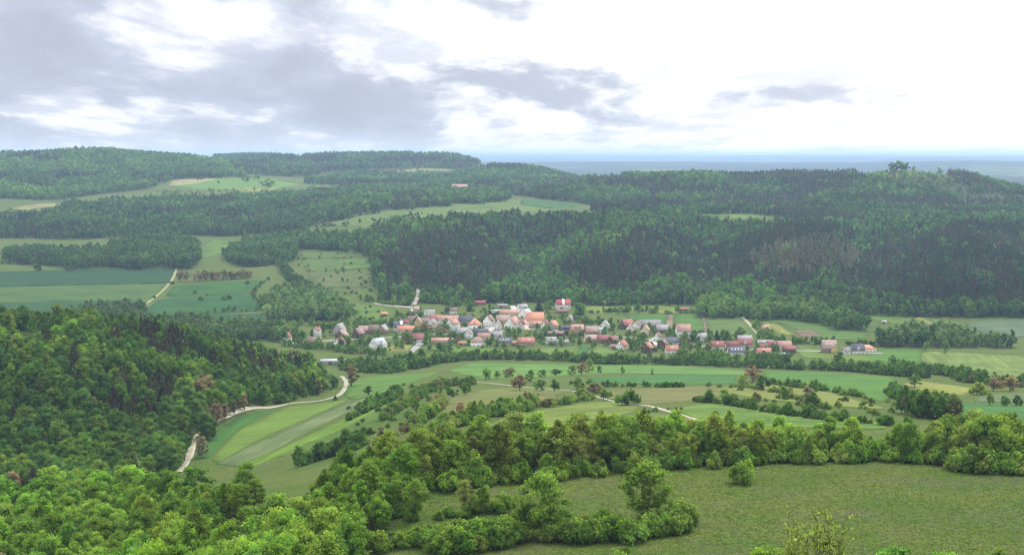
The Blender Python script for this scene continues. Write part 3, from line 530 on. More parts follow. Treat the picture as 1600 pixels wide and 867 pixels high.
def ico(sub):
    bm = bmesh.new(); bmesh.ops.create_icosphere(bm, subdivisions=sub, radius=1.0)
    V = np.array([v.co[:] for v in bm.verts]); Fc = np.array([[v.index for v in f.verts] for f in bm.faces]); bm.free(); return V, Fc
ICO = {1: ico(1), 2: ico(2)}
def unit(v): return v / (np.linalg.norm(v, axis=-1, keepdims=True) + 1e-9)
def quads(C, N, S, r, aspect=1.0):
    n = len(C); a = unit(np.cross(N, r.normal(size=(n, 3)))); b = np.cross(N, a)
    s = S[:, None] * 0.5
    k = r.uniform(0.75, 1.25, (n, 4, 1))
    bend = N * (S * 0.18)[:, None]
    V = np.stack([C - a * s * k[:, 0] * aspect, C - b * s * k[:, 1] + bend, C + a * s * k[:, 2] * aspect, C + b * s * k[:, 3] + bend], 1)
    return V.reshape(-1, 3), np.arange(4 * n).reshape(n, 4)
class Build:
    def __init__(s): s.V = []; s.F4 = []; s.F3 = []; s.s4 = []; s.s3 = []; s.n = 0
    def q(s, V, Fq, sh): s.V.append(V); s.F4.append(Fq + s.n); s.s4.append(sh); s.n += len(V)
    def t(s, V, Ft, sh): s.V.append(V); s.F3.append(Ft + s.n); s.s3.append(sh); s.n += len(V)
    def done(s, name, mat):
        F3 = np.concatenate(s.F3) if s.F3 else np.zeros((0, 3), int); F4 = np.concatenate(s.F4) if s.F4 else np.zeros((0, 4), int)
        me = mesh_np(name, np.concatenate(s.V), [F3, F4], [mat])
        sh = np.concatenate((s.s3 or [np.zeros(0)]) + (s.s4 or [np.zeros(0)])).astype(np.float32)
        me.attributes.new('shade', 'FLOAT', 'FACE').data.foreach_set('value', sh); return me
def lobes_to(bd, r, lobes, nper, leaf, core, ctr, jitter=0.6, spread=(0.72, 1.08), var=0.22, sub=1, aspect=1.0):
    for c, rad in lobes:
        c = np.array(c); rad = np.array(rad) * np.ones(3); sh = 1 + r.normal() * var
        k = max(4, int(nper * r.uniform(0.8, 1.2)))
        d = unit(r.normal(size=(k, 3)) + unit(c - ctr) * 0.55 + np.array([0, 0, 0.25]))
        q = c + d * rad * r.uniform(*spread, (k, 1))
        N = unit(d + r.normal(size=(k, 3)) * jitter)
        V, Fq = quads(q, N, leaf * r.uniform(0.6, 1.3, k), r, aspect)
        bd.q(V, Fq, np.clip(sh + r.normal(size=k) * 0.14, 0.45, 1.7))
        if core > 0:
            iv, fi = ICO[sub]; wob = 1 + r.normal(size=(len(iv), 1)) * 0.10
            bd.t(c + iv * rad * core * wob, fi, np.full(len(fi), np.clip(sh * 0.95, 0.5, 1.4)))
def crown_round(seed, lv, R=4.0, Hc=12.0, low=0.18, airy=False, top=1.0):
    r = np.random.default_rng(seed); bd = Build()
    nl, nper, leaf = {'hi': (36, 60, 0.46), 'mid': (15, 36, 0.82), 'lo': (8, 18, 1.35)}[lv]
    cz = Hc * (1 + low) / 2; hz_ = Hc * (1 - low) / 2; ctr = np.array([0, 0, cz - hz_ * 0.2]); lobes = []
    lean = r.normal(size=2) * 0.9; sq = r.uniform(.82, 1.2); tp = r.uniform(.15, .6) if seed % 2 else .05
    for i in range(nl):
        g = (i + 0.5) / nl; zc = 1 - 1.9 * g; ph = i * 2.399963 + r.normal() * 0.35
        rr_ = math.sqrt(max(0, 1 - zc * zc)) * r.uniform(0.42, 0.90) * (1.12 - tp * (zc + 1) / 2); rad = R * r.uniform(0.22, 0.42) * (1.25 if lv == 'lo' else 1.12 if lv == 'mid' else 1)
        sw = 1.0 if zc < 0.2 else top
        c = (R * rr_ * sq * math.cos(ph) * sw + lean[0] * g, R * rr_ / sq * math.sin(ph) * sw + lean[1] * g, cz + hz_ * zc * (r.uniform(0.60, 0.94) if zc > 0 else r.uniform(0.82, 0.98)))
        lobes.append((c, (rad, rad, rad * r.uniform(0.7, 0.95))))
    lobes.append(((0, 0, cz - hz_ * 0.15), (R * .5, R * .5, hz_ * .55)))
    if airy: lobes_to(bd, r, lobes, nper * 1.15, leaf * 0.86, 0.50, ctr, 0.8, (0.45, 1.22), 0.20)
    else: lobes_to(bd, r, lobes, nper * 1.2, leaf * .85, 0.62, ctr, 0.7, (0.66, 1.16))
    return bd.done('crown', M_LEAF)
def crown_bush(seed, lv, R=2.2, Hc=4.0):
    r = np.random.default_rng(seed); bd = Build()
    nl, nper, leaf = {'hi': (16, 60, 0.42), 'mid': (9, 30, 0.62), 'lo': (5, 16, 0.95)}[lv]; lobes = []
    for i in range(nl):
        ph = i * 2.399963 + r.normal() * 0.6; g = r.random(); rr_ = math.sqrt(g) * 0.86
        zc = Hc * (0.26 + 0.52 * (1 - g) * r.uniform(0.35, 1.25)); rad = R * r.uniform(0.24, 0.5)
        lobes.append(((R * rr_ * math.cos(ph), R * rr_ * math.sin(ph), zc), (rad, rad, min(rad * 1.1, zc * 1.05))))
    lobes_to(bd, r, lobes, nper, leaf, 0.70, np.array([0, 0, Hc * .3]), 0.75, (0.62, 1.28))
    return bd.done('crown', M_LEAF)
def crown_pine(seed, lv, R=2.7, Hc=15.0, low=0.30):
    r = np.random.default_rng(seed); bd = Build()
    nl, nper, leaf = {'hi': (26, 40, 0.6), 'mid': (14, 22, 0.85), 'lo': (7, 13, 1.25)}[lv]; lobes = []
    for i in range(nl):
        g = (i + 0.6) / nl; z = Hc * (low + (1 - low) * g * 0.94); ph = i * 2.4 + r.normal() * .5
        env = R * (1 - g ** 1.7) * (0.55 + 0.45 * min(1, g * 4)) + 0.35; rad = max(0.5, env * r.uniform(0.42, 0.62)) * (1.2 if lv == 'lo' else 1)
        lobes.append(((env * .5 * math.cos(ph), env * .5 * math.sin(ph), z), (rad, rad, rad * .75)))
    lobes_to(bd, r, lobes, nper, leaf, 0.62, np.array([0, 0, Hc * .5]), 0.8, (0.55, 1.25), 0.18, aspect=1.5)
    return bd.done('crown', M_NEEDLE)
def crown_spruce(seed, lv, R=2.8, Hc=16.0):
    r = np.random.default_rng(seed); bd = Build()
    tiers, arms = {'hi': (15, 13), 'mid': (10, 9), 'lo': (6, 7)}[lv]
    C, N, S = [], [], []
    for i in range(tiers):
        g = i / tiers; z = Hc * (0.06 + 0.92 * g); rad = R * (1 - g) ** 0.9 + 0.15
        for k in range(arms):
            ph = 2 * math.pi * (k + r.random()) / arms + i
            for q in (0.45, 0.9):
                C.append((rad * q * math.cos(ph), rad * q * math.sin(ph), z - rad * q * 0.35)); N.append((math.cos(ph) * .55, math.sin(ph) * .55, .8)); S.append(rad * r.uniform(.55, .9) + .3)
    V, Fq = quads(np.array(C), unit(np.array(N) + r.normal(size=(len(N), 3)) * .25), np.array(S), r, 1.3)
    bd.q(V, Fq, np.clip(1 + r.normal(size=len(C)) * .2, .5, 1.6))
    m = 8; cone = np.array([(R * .6 * math.cos(2 * math.pi * k / m), R * .6 * math.sin(2 * math.pi * k / m), Hc * .05) for k in range(m)] + [(0, 0, Hc * .95)])
    bd.t(cone, np.array([(k, (k + 1) % m, m) for k in range(m)]), np.full(m, .9))
    return bd.done('crown', M_NEEDLE)
def tube(bd, pts, rads, m=6):
    pts = np.array(pts, float); ring = []
    for i, (p, r_) in enumerate(zip(pts, rads)):
        t = unit(pts[min(i + 1, len(pts) - 1)] - pts[max(i - 1, 0)]); u = unit(np.cross(t, [0.3, 1, 0.2])); v = np.cross(t, u)
        a = np.arange(m) / m * 2 * math.pi; ring.append(p + r_ * (np.cos(a)[:, None] * u + np.sin(a)[:, None] * v))
    V = np.concatenate(ring); ix = np.arange(len(V)).reshape(-1, m)
    Fq = np.stack([ix[:-1], np.roll(ix[:-1], -1, 1), np.roll(ix[1:], -1, 1), ix[1:]], -1).reshape(-1, 4)
    bd.q(V, Fq, np.ones(len(Fq)))
def trunk(seed, Hc, r0, limbs, spread, mat, z0=0.28, straight=False):
    r = np.random.default_rng(seed); bd = Build()
    hgt = Hc * (0.93 if straight else 0.72); k = 6
    path = [(r.normal() * .06 * i * (0.3 if straight else 1), r.normal() * .06 * i * (0.3 if straight else 1), -0.5 + (hgt + .5) * i / k) for i in range(k + 1)]
    tube(bd, path, [r0 * (1.25 - 1.1 * i / k) if i else r0 * 1.5 for i in range(k + 1)], 7)
    for j in range(limbs):
        g = z0 + (0.66 - z0) * j / max(1, limbs - 1); ph = j * 2.4 + r.normal() * .3; b0 = np.array([0, 0, Hc * g])
        L = spread * r.uniform(.65, .95) * (1 - 0.3 * g); up_ = r.uniform(.5, 1.0)
        p = [b0, b0 + (L * .45 * math.cos(ph), L * .45 * math.sin(ph), L * .4 * up_), b0 + (L * math.cos(ph), L * math.sin(ph), L * up_)]
        tube(bd, p, [r0 * .5, r0 * .32, r0 * .08], 5)
    return bd.done('trunk', mat)
PROTO = {}
def join_mesh(a, b, name):
    bm = bmesh.new(); bm.from_mesh(a); n1 = len(bm.faces); bm.from_mesh(b); bm.faces.ensure_lookup_table()
    for f in bm.faces[n1:]: f.material_index = 1
    me = bpy.data.meshes.new(name); bm.to_mesh(me); bm.free()
    me.materials.append(a.materials[0]); me.materials.append(b.materials[0]); return me
def reg(sp, lv, crown, tr): PROTO.setdefault((sp, lv), []).append((crown, tr))
for lv, nv in (('hi', 5), ('mid', 4), ('lo', 3)):
    tr = [trunk(40 + k, 12, 0.24, 7 if lv != 'lo' else 0, 3.6, M_BARK) for k in range(2)]
    for k in range(nv): reg('dec', lv, crown_round(100 + k, lv, R=4.0 + .3 * (k % 3), low=.05 + .03 * k, top=.85 + .1 * (k % 2)), tr[k % 2])
    for k in range(nv): reg('ash', lv, crown_round(200 + k, lv, R=3.3 + .25 * (k % 3), low=.13, airy=True, top=.75), trunk(60 + k, 12, 0.2, 9 if lv != 'lo' else 0, 3.2, M_BARK))
    for k in range(2): reg('poplar', lv, crown_round(300 + k, lv, R=2.3, low=.1, airy=True, top=.7), tr[0])
    for k in range(nv): reg('bush', lv, crown_bush(400 + k, lv, R=2.2 + .2 * (k % 2)), trunk(80 + k, 3, 0.09, 4 if lv != 'lo' else 0, 1.0, M_BARK, .1))
    for k in range(3): reg('pine', lv, crown_pine(500 + k, lv, R=2.6 + .2 * k, low=.22 + .06 * k), trunk(90 + k, 15, 0.2, 0, 1, M_PBARK, straight=True))
    for k in range(2): reg('spruce', lv, crown_spruce(600 + k, lv), trunk(95 + k, 16, 0.2, 0, 1, M_BARK, straight=True))
H0 = {'dec': 12, 'ash': 12, 'poplar': 12, 'bush': 4, 'pine': 15, 'spruce': 16}
KIND = {'dec': 'deciduous_tree', 'ash': 'deciduous_tree', 'poplar': 'deciduous_tree', 'bush': 'shrub', 'pine': 'conifer_tree', 'spruce': 'conifer_tree'}

TINT = {'fresh': [(.086, .156, .024), (.098, .164, .026), (.070, .134, .024), (.084, .150, .030), (.104, .158, .028)],
        'belt': [(.076, .138, .022), (.090, .146, .026), (.060, .114, .020), (.098, .140, .032), (.072, .124, .024)],
        'hillmix': [(.056, .112, .022), (.070, .128, .022), (.044, .092, .022), (.052, .104, .030), (.086, .132, .026)],
        'slope': [(.046, .094, .026), (.060, .112, .030), (.038, .080, .026)], 'far': [(.042, .082, .024), (.052, .094, .026), (.034, .068, .024)],
        'farfresh': [(.056, .104, .024), (.066, .114, .026), (.044, .086, .024)],
        'willow': [(.062, .104, .036), (.078, .116, .048), (.050, .092, .030)], 'edge': [(.066, .122, .028), (.080, .132, .034), (.052, .104, .026)],
        'hedge': [(.050, .098, .022), (.062, .112, .024), (.042, .084, .022)], 'hedgelight': [(.080, .134, .028), (.066, .118, .026), (.10, .14, .036)],
        'brown': [(.122, .104, .062), (.108, .104, .056), (.130, .100, .066)], 'pine': [(.046, .052, .030), (.040, .050, .028), (.056, .052, .034)],
        'spruce': [(.022, .046, .022), (.028, .052, .024)], 'dry': [(.092, .090, .056), (.080, .084, .050)]}
for k_ in TINT: TINT[k_] = [tuple(v * (1.95 if k_ not in ('pine', 'spruce', 'dry') else 1.75) for v in t_) for t_ in TINT[k_]]
for k_ in ('fresh', 'belt', 'hillmix', 'edge', 'hedge', 'hedgelight'): TINT[k_] = [(a_ * 1.02, b_ * 1.0, c_ * 1.02) for a_, b_, c_ in TINT[k_]]
PL = []     # x, y, z, height, width, species, tint, label, group
HOUSE_XY = []; FAR_FARM = ground(718, 297)
def rtint(key):
    a = np.array(random.choice(TINT[key])); return tuple(a * random.uniform(.8, 1.2) * np.array([random.uniform(.90, 1.10), 1, random.uniform(.85, 1.1)]))
WID = {'dec': .74, 'ash': .56, 'poplar': .36, 'bush': 1.15, 'pine': .35, 'spruce': .35}
def plant(x, y, h, sp, tint, label, group, wid=None):
    w_ = (wid if wid else h * WID[sp] * random.uniform(.88, 1.15))
    PL.append((x, y, float(H(x, y)), h, w_, sp, tint, label, group))
STAND = {
 'near_left': ('leafy tree of the near wood at lower left', 'trees of the near wood at lower left'),
 'left_hill': ('leafy tree on the wooded hill at left', 'leafy trees on the left hill'),
 'hedge_belt': ('leafy tree in the belt behind the near meadow', 'trees of the belt behind the near meadow'),
 'valley_left': ('bushy tree in the valley strip behind the wooded hill', 'trees in the valley strip at left'),
 'valley_right': ('tall slender tree in the stream row right of the village', 'trees of the stream row at right'),
 'wood_edge': ('round light tree at the forest edge behind the village plots', 'trees at the forest edge'),
 'stream_wood': ('tall grey green tree in the copse left of the village', 'trees of the copse left of the village')}
FLATF = [np.array(f) for f in WFIELDS]
def clear_of_roads(x, y, extra=2.5):
    ok = np.ones(x.shape, bool)
    for W, wd in ROADS:
        lo, hi = W.min(0) - 20, W.max(0) + 20
        k = np.where((x > lo[0]) & (x < hi[0]) & (y > lo[1]) & (y < hi[1]))[0]
        if len(k):
            dd = np.min(np.hypot(x[k][:, None] - W[:, 0], y[k][:, None] - W[:, 1]), 1); ok[k[dd < wd / 2 + extra]] = False
    return ok
def clear_of_houses(x, y, extra=1.0):
    ok = np.ones(x.shape, bool)
    for hx, hy, hr in HOUSE_XY: ok &= np.hypot(x - hx, y - hy) > hr + extra
    return ok
def grow_woods():
    for nm, poly, d0, d1, sp_, mix, hr, tk, off in WOODS:
        P = np.array(poly); u0 = (P[:, 0].min() - 800) / FPX - .02; u1 = (P[:, 0].max() - 800) / FPX + .02
        ny = int((d1 - d0) / sp_); rows = []
        for i in range(ny):
            y = d0 + (i + .5) * sp_; xs = np.arange(u0 * y, u1 * y, sp_) + (i % 2) * sp_ / 2
            rows.append(np.column_stack([xs, np.full(len(xs), y)]))
        Q = np.concatenate(rows); Q += rng.uniform(-.42, .42, Q.shape) * sp_
        x, y = Q[:, 0], Q[:, 1]; z = H(x, y); hm = (hr[0] + hr[1]) / 2
        wob = 3.0 * vnoise(x / 35, y / 35, 21)
        px, py = proj(x, y, z + hm * off); k = in_poly(px + wob * 2, py + wob, P) & clear_of_roads(x, y)
        if d1 > 2000:
            for bp in BARE: k &= ~(in_poly(px, py, bp) & (rng.random(len(x)) < .93))
        if nm in ('mid_left', 'behind_fields'):
            fx_, fy_, _ = FAR_FARM; k &= ~((np.abs(x - fx_) < 48) & (y > fy_ - 230) & (y < fy_ + 40))
        hold = vnoise(x / 60, y / 60, 33) + .6 * vnoise(x / 22, y / 22, 34)
        if nm not in ('near_left', 'hedge_belt'): k &= (hold < 0.95)
        if nm == 'near_left': k &= ~((np.hypot(px - 345, (py - 838) * 1.4) < 26)); k &= hold < .85
        x, y, z, px, py, hold = [v[k] for v in (x, y, z, px, py, hold)]
        share = np.zeros(len(x)); wx_ = 16 * vnoise(x / 55, y / 55, 61) + 7 * vnoise(x / 20, y / 20, 62); wy_ = 12 * vnoise(x / 60, y / 60, 63) + 5 * vnoise(x / 18, y / 18, 64)
        for pn, pp, s in PINES:
            if pn == nm: share = np.where(in_poly(px + wx_, py + wy_, pp), s, share)
        tone = 1 + .24 * vnoise(x / 75, y / 75, 71) + .14 * vnoise(x / 28, y / 28, 72) + .18 * vnoise(x / 230, y / 230, 73)
        dry = in_poly(px, py, BROWN_SPUR) if nm == 'south_slope' else np.zeros(len(x), bool)
        patch = vnoise(x / 110, y / 110, 51) + .5 * vnoise(x / 40, y / 40, 52)
        conp = dict(mix).get('con', 0); names = [m for m, _ in mix]; wts = [s for _, s in mix]
        lab, grp = STAND.get(nm, ('tree of a distant wood', 'distant trees'))
        for i in range(len(x)):
            if nm in ('left_hill', 'south_slope'):
                con = random.random() < (share[i] if share[i] else (.07 if nm == 'left_hill' else .28)) + (.25 * patch[i] if .2 < share[i] < .8 else 0)
            elif conp: con = patch[i] + random.uniform(-.35, .35) > (0.9 - 1.7 * conp)
            else: con = False
            if con:
                spc = 'spruce' if (random.random() < (.12 if nm in ('left_hill',) else .35) and not dry[i]) else 'pine'
                h = random.uniform(*hr) * 1.08; ti = tuple(tone[i] * v for v in rtint('dry' if dry[i] and random.random() < .8 else 'pine' if spc == 'pine' else 'spruce'))
                if nm in ('left_hill',): cl, cg = 'dark pine standing among the leafy trees of the left hill', 'pines on the left hill'
                else: cl, cg = 'dark conifer in the forest on the slope behind the village', 'conifers on the slope behind the village'
                plant(x[i], y[i], h, spc, ti, cl, cg)
            else:
                spc = random.choices([m for m in names if m not in ('con', 'slope')] or ['dec'], [s for m, s in mix if m not in ('con', 'slope')] or [1])[0]
                h = random.uniform(*hr) * (random.uniform(.75, 1.2)); ti = tuple(tone[i] * v for v in rtint(tk))
                if spc == 'bush': h *= .45
                if nm == 'south_slope': h *= .92
                if nm == 'hedge_belt': h *= np.interp(px[i], [560, 1000, 1150, 1300, 1460, 1540], [1.12, 1.12, 1.05, .95, .95, 1.1]); ti = (ti[0] * 1.45, ti[1] * 1.28, ti[2] * 1.35)
                if random.random() < .006 and nm in ('left_hill', 'near_left'): ti = rtint('brown')
                if nm in ('south_slope',): lab, grp = 'leafy tree in the forest behind the village', 'leafy trees on the slope behind the village'
                plant(x[i], y[i], h, spc, ti, lab, grp)
def hedge(pix, width, spacing, hr, mix, tk, label, group, skip=0.0, brown=0.0, edge=None):
    W = np.array(catmull([ground(*p)[:2] for p in pix], spacing))
    seg = np.hypot(*np.diff(W, axis=0).T).sum(); n_ = int(seg / spacing * max(1, width / spacing)) + 1
    for i in range(n_):
        if random.random() < skip: continue
        q = W[random.randrange(len(W))] if width > spacing * 1.5 else W[int(i * (len(W) - 1) / max(1, n_ - 1))]
        x = q[0] + random.uniform(-.5, .5) * spacing; y = q[1] + random.uniform(-.5, .5) * width
        if not clear_of_roads(np.array([x]), np.array([y]), 1)[0] or not clear_of_houses(np.array([x]), np.array([y]), 1)[0]: continue
        sp = random.choices([m for m, _ in mix], [s for _, s in mix])[0]
        tk_ = tk
        h = random.uniform(*hr) * (random.uniform(.7, 1.15) if sp == 'bush' else random.uniform(1.15, 1.75))
        plant(x, y, h, sp, rtint('brown' if random.random() < brown else tk), label, group)
B, D = [('bush', 1)], [('bush', .6), ('dec', .4)]
def grow_hedges():
    hedge([(528, 577), (560, 580), (600, 582), (650, 575), (690, 566), (760, 560), (850, 561), (930, 566), (1000, 567), (1080, 569), (1160, 573), (1250, 577), (1330, 580), (1400, 587), (1440, 590)], 26, 5, (4, 6.5), D, 'hedge', 'dark round tree in the line between village and grain field', 'tree line below the village')
    hedge([(540, 572), (600, 572), (660, 566)], 34, 5.5, (5, 7), D, 'hedge', 'dark tree in the thicket beside the concrete shed', 'thicket beside the concrete shed')
    hedge([(1060, 562), (1120, 562), (1180, 564), (1230, 566)], 22, 5, (4.5, 6.5), D, 'edge', 'leafy tree right below the dark red roofs', 'trees below the dark red roofs')
    hedge([(1400, 574), (1450, 583), (1500, 590), (1520, 598), (1600, 604), (1700, 606)], 30, 6, (4, 6), D, 'hedge', 'shrub in the loose thicket above the yellow field', 'thicket above the yellow field', .25, .06)
    hedge([(545, 657), (575, 642), (605, 630), (622, 620)], 8, 4, (3, 4.5), B, 'hedge', 'shrub in the short hedge nearest the side valley', 'short hedge by the side valley')
    hedge([(605, 652), (635, 632), (662, 615), (690, 604), (735, 600)], 26, 4.2, (3.2, 5), B, 'hedge', 'shrub in the broad thicket left of the middle hill', 'thicket left of the middle hill', 0, .12)
    hedge([(560, 640), (600, 622), (620, 612)], 10, 4.5, (3, 5), B, 'hedge', 'shrub scattered above the side valley', 'shrubs above the side valley', .3)
    hedge([(640, 672), (672, 648), (688, 632)], 14, 4.2, (3.5, 5.5), B, 'hedgelight', 'shrub in the hedge climbing left of the olive meadow', 'hedge left of the olive meadow', 0, .1)
    hedge([(660, 688), (705, 668), (750, 655), (800, 646), (836, 634)], 9, 3.6, (4, 6), [('bush', .75), ('ash', .25)], 'hedgelight', 'shrub in the hedge between olive and light meadow', 'hedge between olive and light meadow', 0, .08)
    hedge([(860, 636), (900, 628), (945, 620)], 6, 5, (2.5, 5), B, 'hedgelight', 'shrub in the gappy hedge before the brown tree', 'gappy hedge before the brown tree', .2, .2)
    hedge([(948, 604), (1000, 605), (1062, 605)], 6, 3.2, (3, 3.8), B, 'hedge', 'shrub in the straight dark hedge behind the round bush', 'straight dark hedge')
    hedge([(1092, 628), (1135, 632), (1180, 640), (1240, 650), (1310, 658), (1385, 664), (1420, 660)], 7, 3.8, (2.4, 4.6), [('bush', .8), ('dec', .2)], 'hedge', 'shrub in the long hedge above the fresh meadow strip', 'hedge above the fresh meadow strip', .05, .06)
    hedge([(1160, 606), (1210, 612), (1250, 625), (1290, 640)], 9, 6, (2.2, 4), B, 'hedgelight', 'shrub in the scattered row across the yellowish meadow', 'row across the yellowish meadow', .2, .12)
    hedge([(1205, 600), (1235, 604), (1270, 607)], 12, 5, (3, 5), B, 'hedge', 'dark shrub below the bright crop field', 'dark shrubs below the crop field', .1)
    hedge([(1270, 608), (1310, 613), (1345, 620)], 7, 4.5, (2.5, 4.2), B, 'hedge', 'low shrub along the lower side of the crop field', 'low shrubs along the crop field', .15)
    hedge([(1400, 606), (1395, 616), (1408, 626)], 8, 4.5, (3, 4.5), B, 'hedge', 'shrub at the corner of the bright crop field', 'shrubs at the crop corner')
    hedge([(1415, 645), (1450, 652), (1490, 655)], 26, 6, (5, 7.5), [('dec', 1)], 'hedge', 'big dark tree in the clump left of the deep green field', 'clump left of the deep green field', 0, .12)
    hedge([(1000, 648), (1030, 642), (1060, 640)], 3, 4, (1.2, 2), B, 'hedge', 'low shrub in the thin strip by the pale track', 'thin strip by the pale track')
    hedge([(328, 488), (360, 487), (408, 487)], 8, 7, (3.5, 5.5), D, 'hedge', 'dark shrub between the two deep green fields', 'hedge between deep green fields', .15)
    hedge([(-60, 412), (40, 413), (110, 414), (170, 413)], 16, 9, (4, 6), D, 'far', 'shrub in the hedge above the dark blue green field', 'hedge above the blue green field', .15, .1)
    hedge([(434, 408), (445, 424), (460, 440), (478, 450)], 26, 8, (5, 8), [('dec', 1)], 'far', 'tree in the row running down beside the terraces', 'row beside the terraces')
    for yy, x0, x1 in ((398, 470, 560), (404, 470, 575), (414, 470, 575), (424, 478, 578), (440, 486, 580), (452, 500, 580)):
        hedge([(x0, yy + 1), ((x0 + x1) / 2, yy), (x1, yy - 2)], 6, 14, (2.5, 4), D, 'far', 'small tree on the orchard terraces', 'orchard terrace trees', .35, .2)
    hedge([(495, 356), (530, 352), (562, 347)], 16, 9, (4, 6), D, 'far', 'shrub at the left end of the plateau meadow', 'shrubs on the plateau meadow left')
    hedge([(588, 345), (620, 341), (652, 337)], 12, 9, (4, 6), D, 'far', 'shrub row crossing the plateau meadow', 'shrubs crossing the plateau meadow')
    hedge([(900, 492), (940, 488), (990, 487), (1040, 489), (1090, 489)], 14, 6.5, (4, 6.5), D, 'edge', 'tree in the row behind the village gardens', 'row behind the village gardens', .25)
    hedge([(1190, 532), (1240, 536), (1300, 538), (1370, 540)], 9, 4.6, (4.5, 6), D, 'hedge', 'tree in the dark row right behind the last houses', 'dark row behind the last houses', .05)
    hedge([(1170, 505), (1190, 518), (1205, 530)], 16, 6, (4, 6), D, 'hedgelight', 'loose tree beside the yellow wedge of field', 'trees beside the yellow wedge')
    hedge([(470, 508), (520, 512), (560, 510), (600, 512), (630, 503)], 18, 7, (4.5, 7), D, 'edge', 'leafy tree behind the left end of the village', 'trees behind the left village end', .1, .05)
    hedge([(450, 540), (500, 546), (560, 552), (600, 556)], 22, 6, (4, 6), D, 'edge', 'leafy tree in front of the left village houses', 'trees in front of the left houses', .1, .06)
    hedge([(660, 470), (700, 476), (735, 478)], 16, 6, (5, 7), D, 'edge', 'round tree at the wood edge above the village', 'wood edge above the village')
    hedge([(595, 464), (640, 476), (560, 468)], 18, 7, (5, 7), D, 'edge', 'tree at the foot of the pine wood', 'trees at the foot of the pine wood')
    hedge([(250, 300), (300, 301), (360, 299), (430, 300)], 14, 11, (4, 7), D, 'farfresh', 'shrub along the lower rim of the bright field shelf', 'shrubs along the field shelf', .2)
    hedge([(430, 632), (470, 622), (500, 612), (520, 606)], 10, 5.5, (4, 6), D, 'hedge', 'tree where the left hill meets the track', 'trees where the hill meets the track', .1)
    hedge([(420, 437), (405, 450), (396, 460), (408, 474), (415, 485)], 8, 9, (2.5, 5), D, 'far', 'small tree along the right boundary of the left fields', 'right boundary of the left fields', .3, .15)
    hedge([(835, 603), (870, 601), (920, 600)], 5, 6, (2, 3.5), B, 'hedge', 'low shrub on the bank behind the orchard trees', 'bank behind the orchard trees', .2)
    hedge([(1105, 604), (1140, 606), (1165, 603)], 5, 5, (2, 3.5), B, 'hedgelight', 'low shrub right of the straight dark hedge', 'low shrubs right of the straight hedge', .2)
    hedge([(700, 656), (740, 643), (800, 628), (850, 616)], 4, 8, (1.5, 3), B, 'hedgelight', 'small shrub on the olive meadow bank', 'olive meadow bank', .35, .15)
    hedge([(600, 498), (560, 497), (548, 486)], 8, 8, (3, 5.5), D, 'edge', 'young tree on the meadow behind the village', 'young trees on the meadow behind the village', .3)
    hedge([(270, 466), (330, 462), (395, 460)], 4, 12, (1.5, 3), B, 'far', 'low shrub on the boundary between left fields', 'boundary between left fields', .5)
    # hedge in the near meadow
    hedge([(690, 862), (740, 852), (800, 842), (860, 838), (930, 840), (1000, 838), (1066, 822)], 11, 2.3, (3.6, 5.6), B, 'belt', 'leafy shrub in the thick hedge crossing the near meadow', 'thick hedge in the near meadow')
    hedge([(585, 862), (640, 850), (690, 842)], 8, 3, (3.2, 4.6), B, 'belt', 'shrub at the left end of the near meadow hedge', 'left end of the near meadow hedge')
    hedge([(610, 806), (660, 812), (720, 806), (775, 796), (800, 786)], 4, 2.4, (2.2, 3.4), B, 'belt', 'low shrub under the three slim trees of the near meadow', 'low shrubs under the slim trees')
    # shrubs at the foot of the tree belt
    hedge([(575, 788), (640, 776), (720, 760), (800, 751), (900, 743), (1000, 735), (1100, 729), (1200, 722), (1320, 720), (1450, 722), (1520, 734), (1600, 738), (1700, 740)], 9, 3.0, (2.6, 5.6), [('bush', .85), ('ash', .15)], 'belt', 'shrub at the meadow side foot of the tall tree belt', 'shrubs at the foot of the tree belt')
    hedge([(1500, 733), (1545, 738), (1590, 738), (1650, 738)], 8, 4, (6, 8), B, 'belt', 'big bushy shrub at the right end of the tree belt', 'big shrubs at the right end of the belt')
    hedge([(470, 728), (520, 712), (560, 700)], 14, 4, (4, 6.5), D, 'hedge', 'dark shrub on the slope above the side valley', 'dark shrubs above the side valley')
def single(px, py, h, sp, tk, label, wid=None, top=None, d=None, tint=None):
    if d: a, s = ray(px, py); x, y = a * d, d
    else: x, y, _ = ground(px, py)
    if top is not None:                             # height read from the crown top in the photograph
        _, s = ray(px, top); h = EYE + y * s - float(H(x, y))
    if wid: wid = wid * y / FPX
    plant(x, y, h, sp, tint or rtint(tk), label, None, wid)
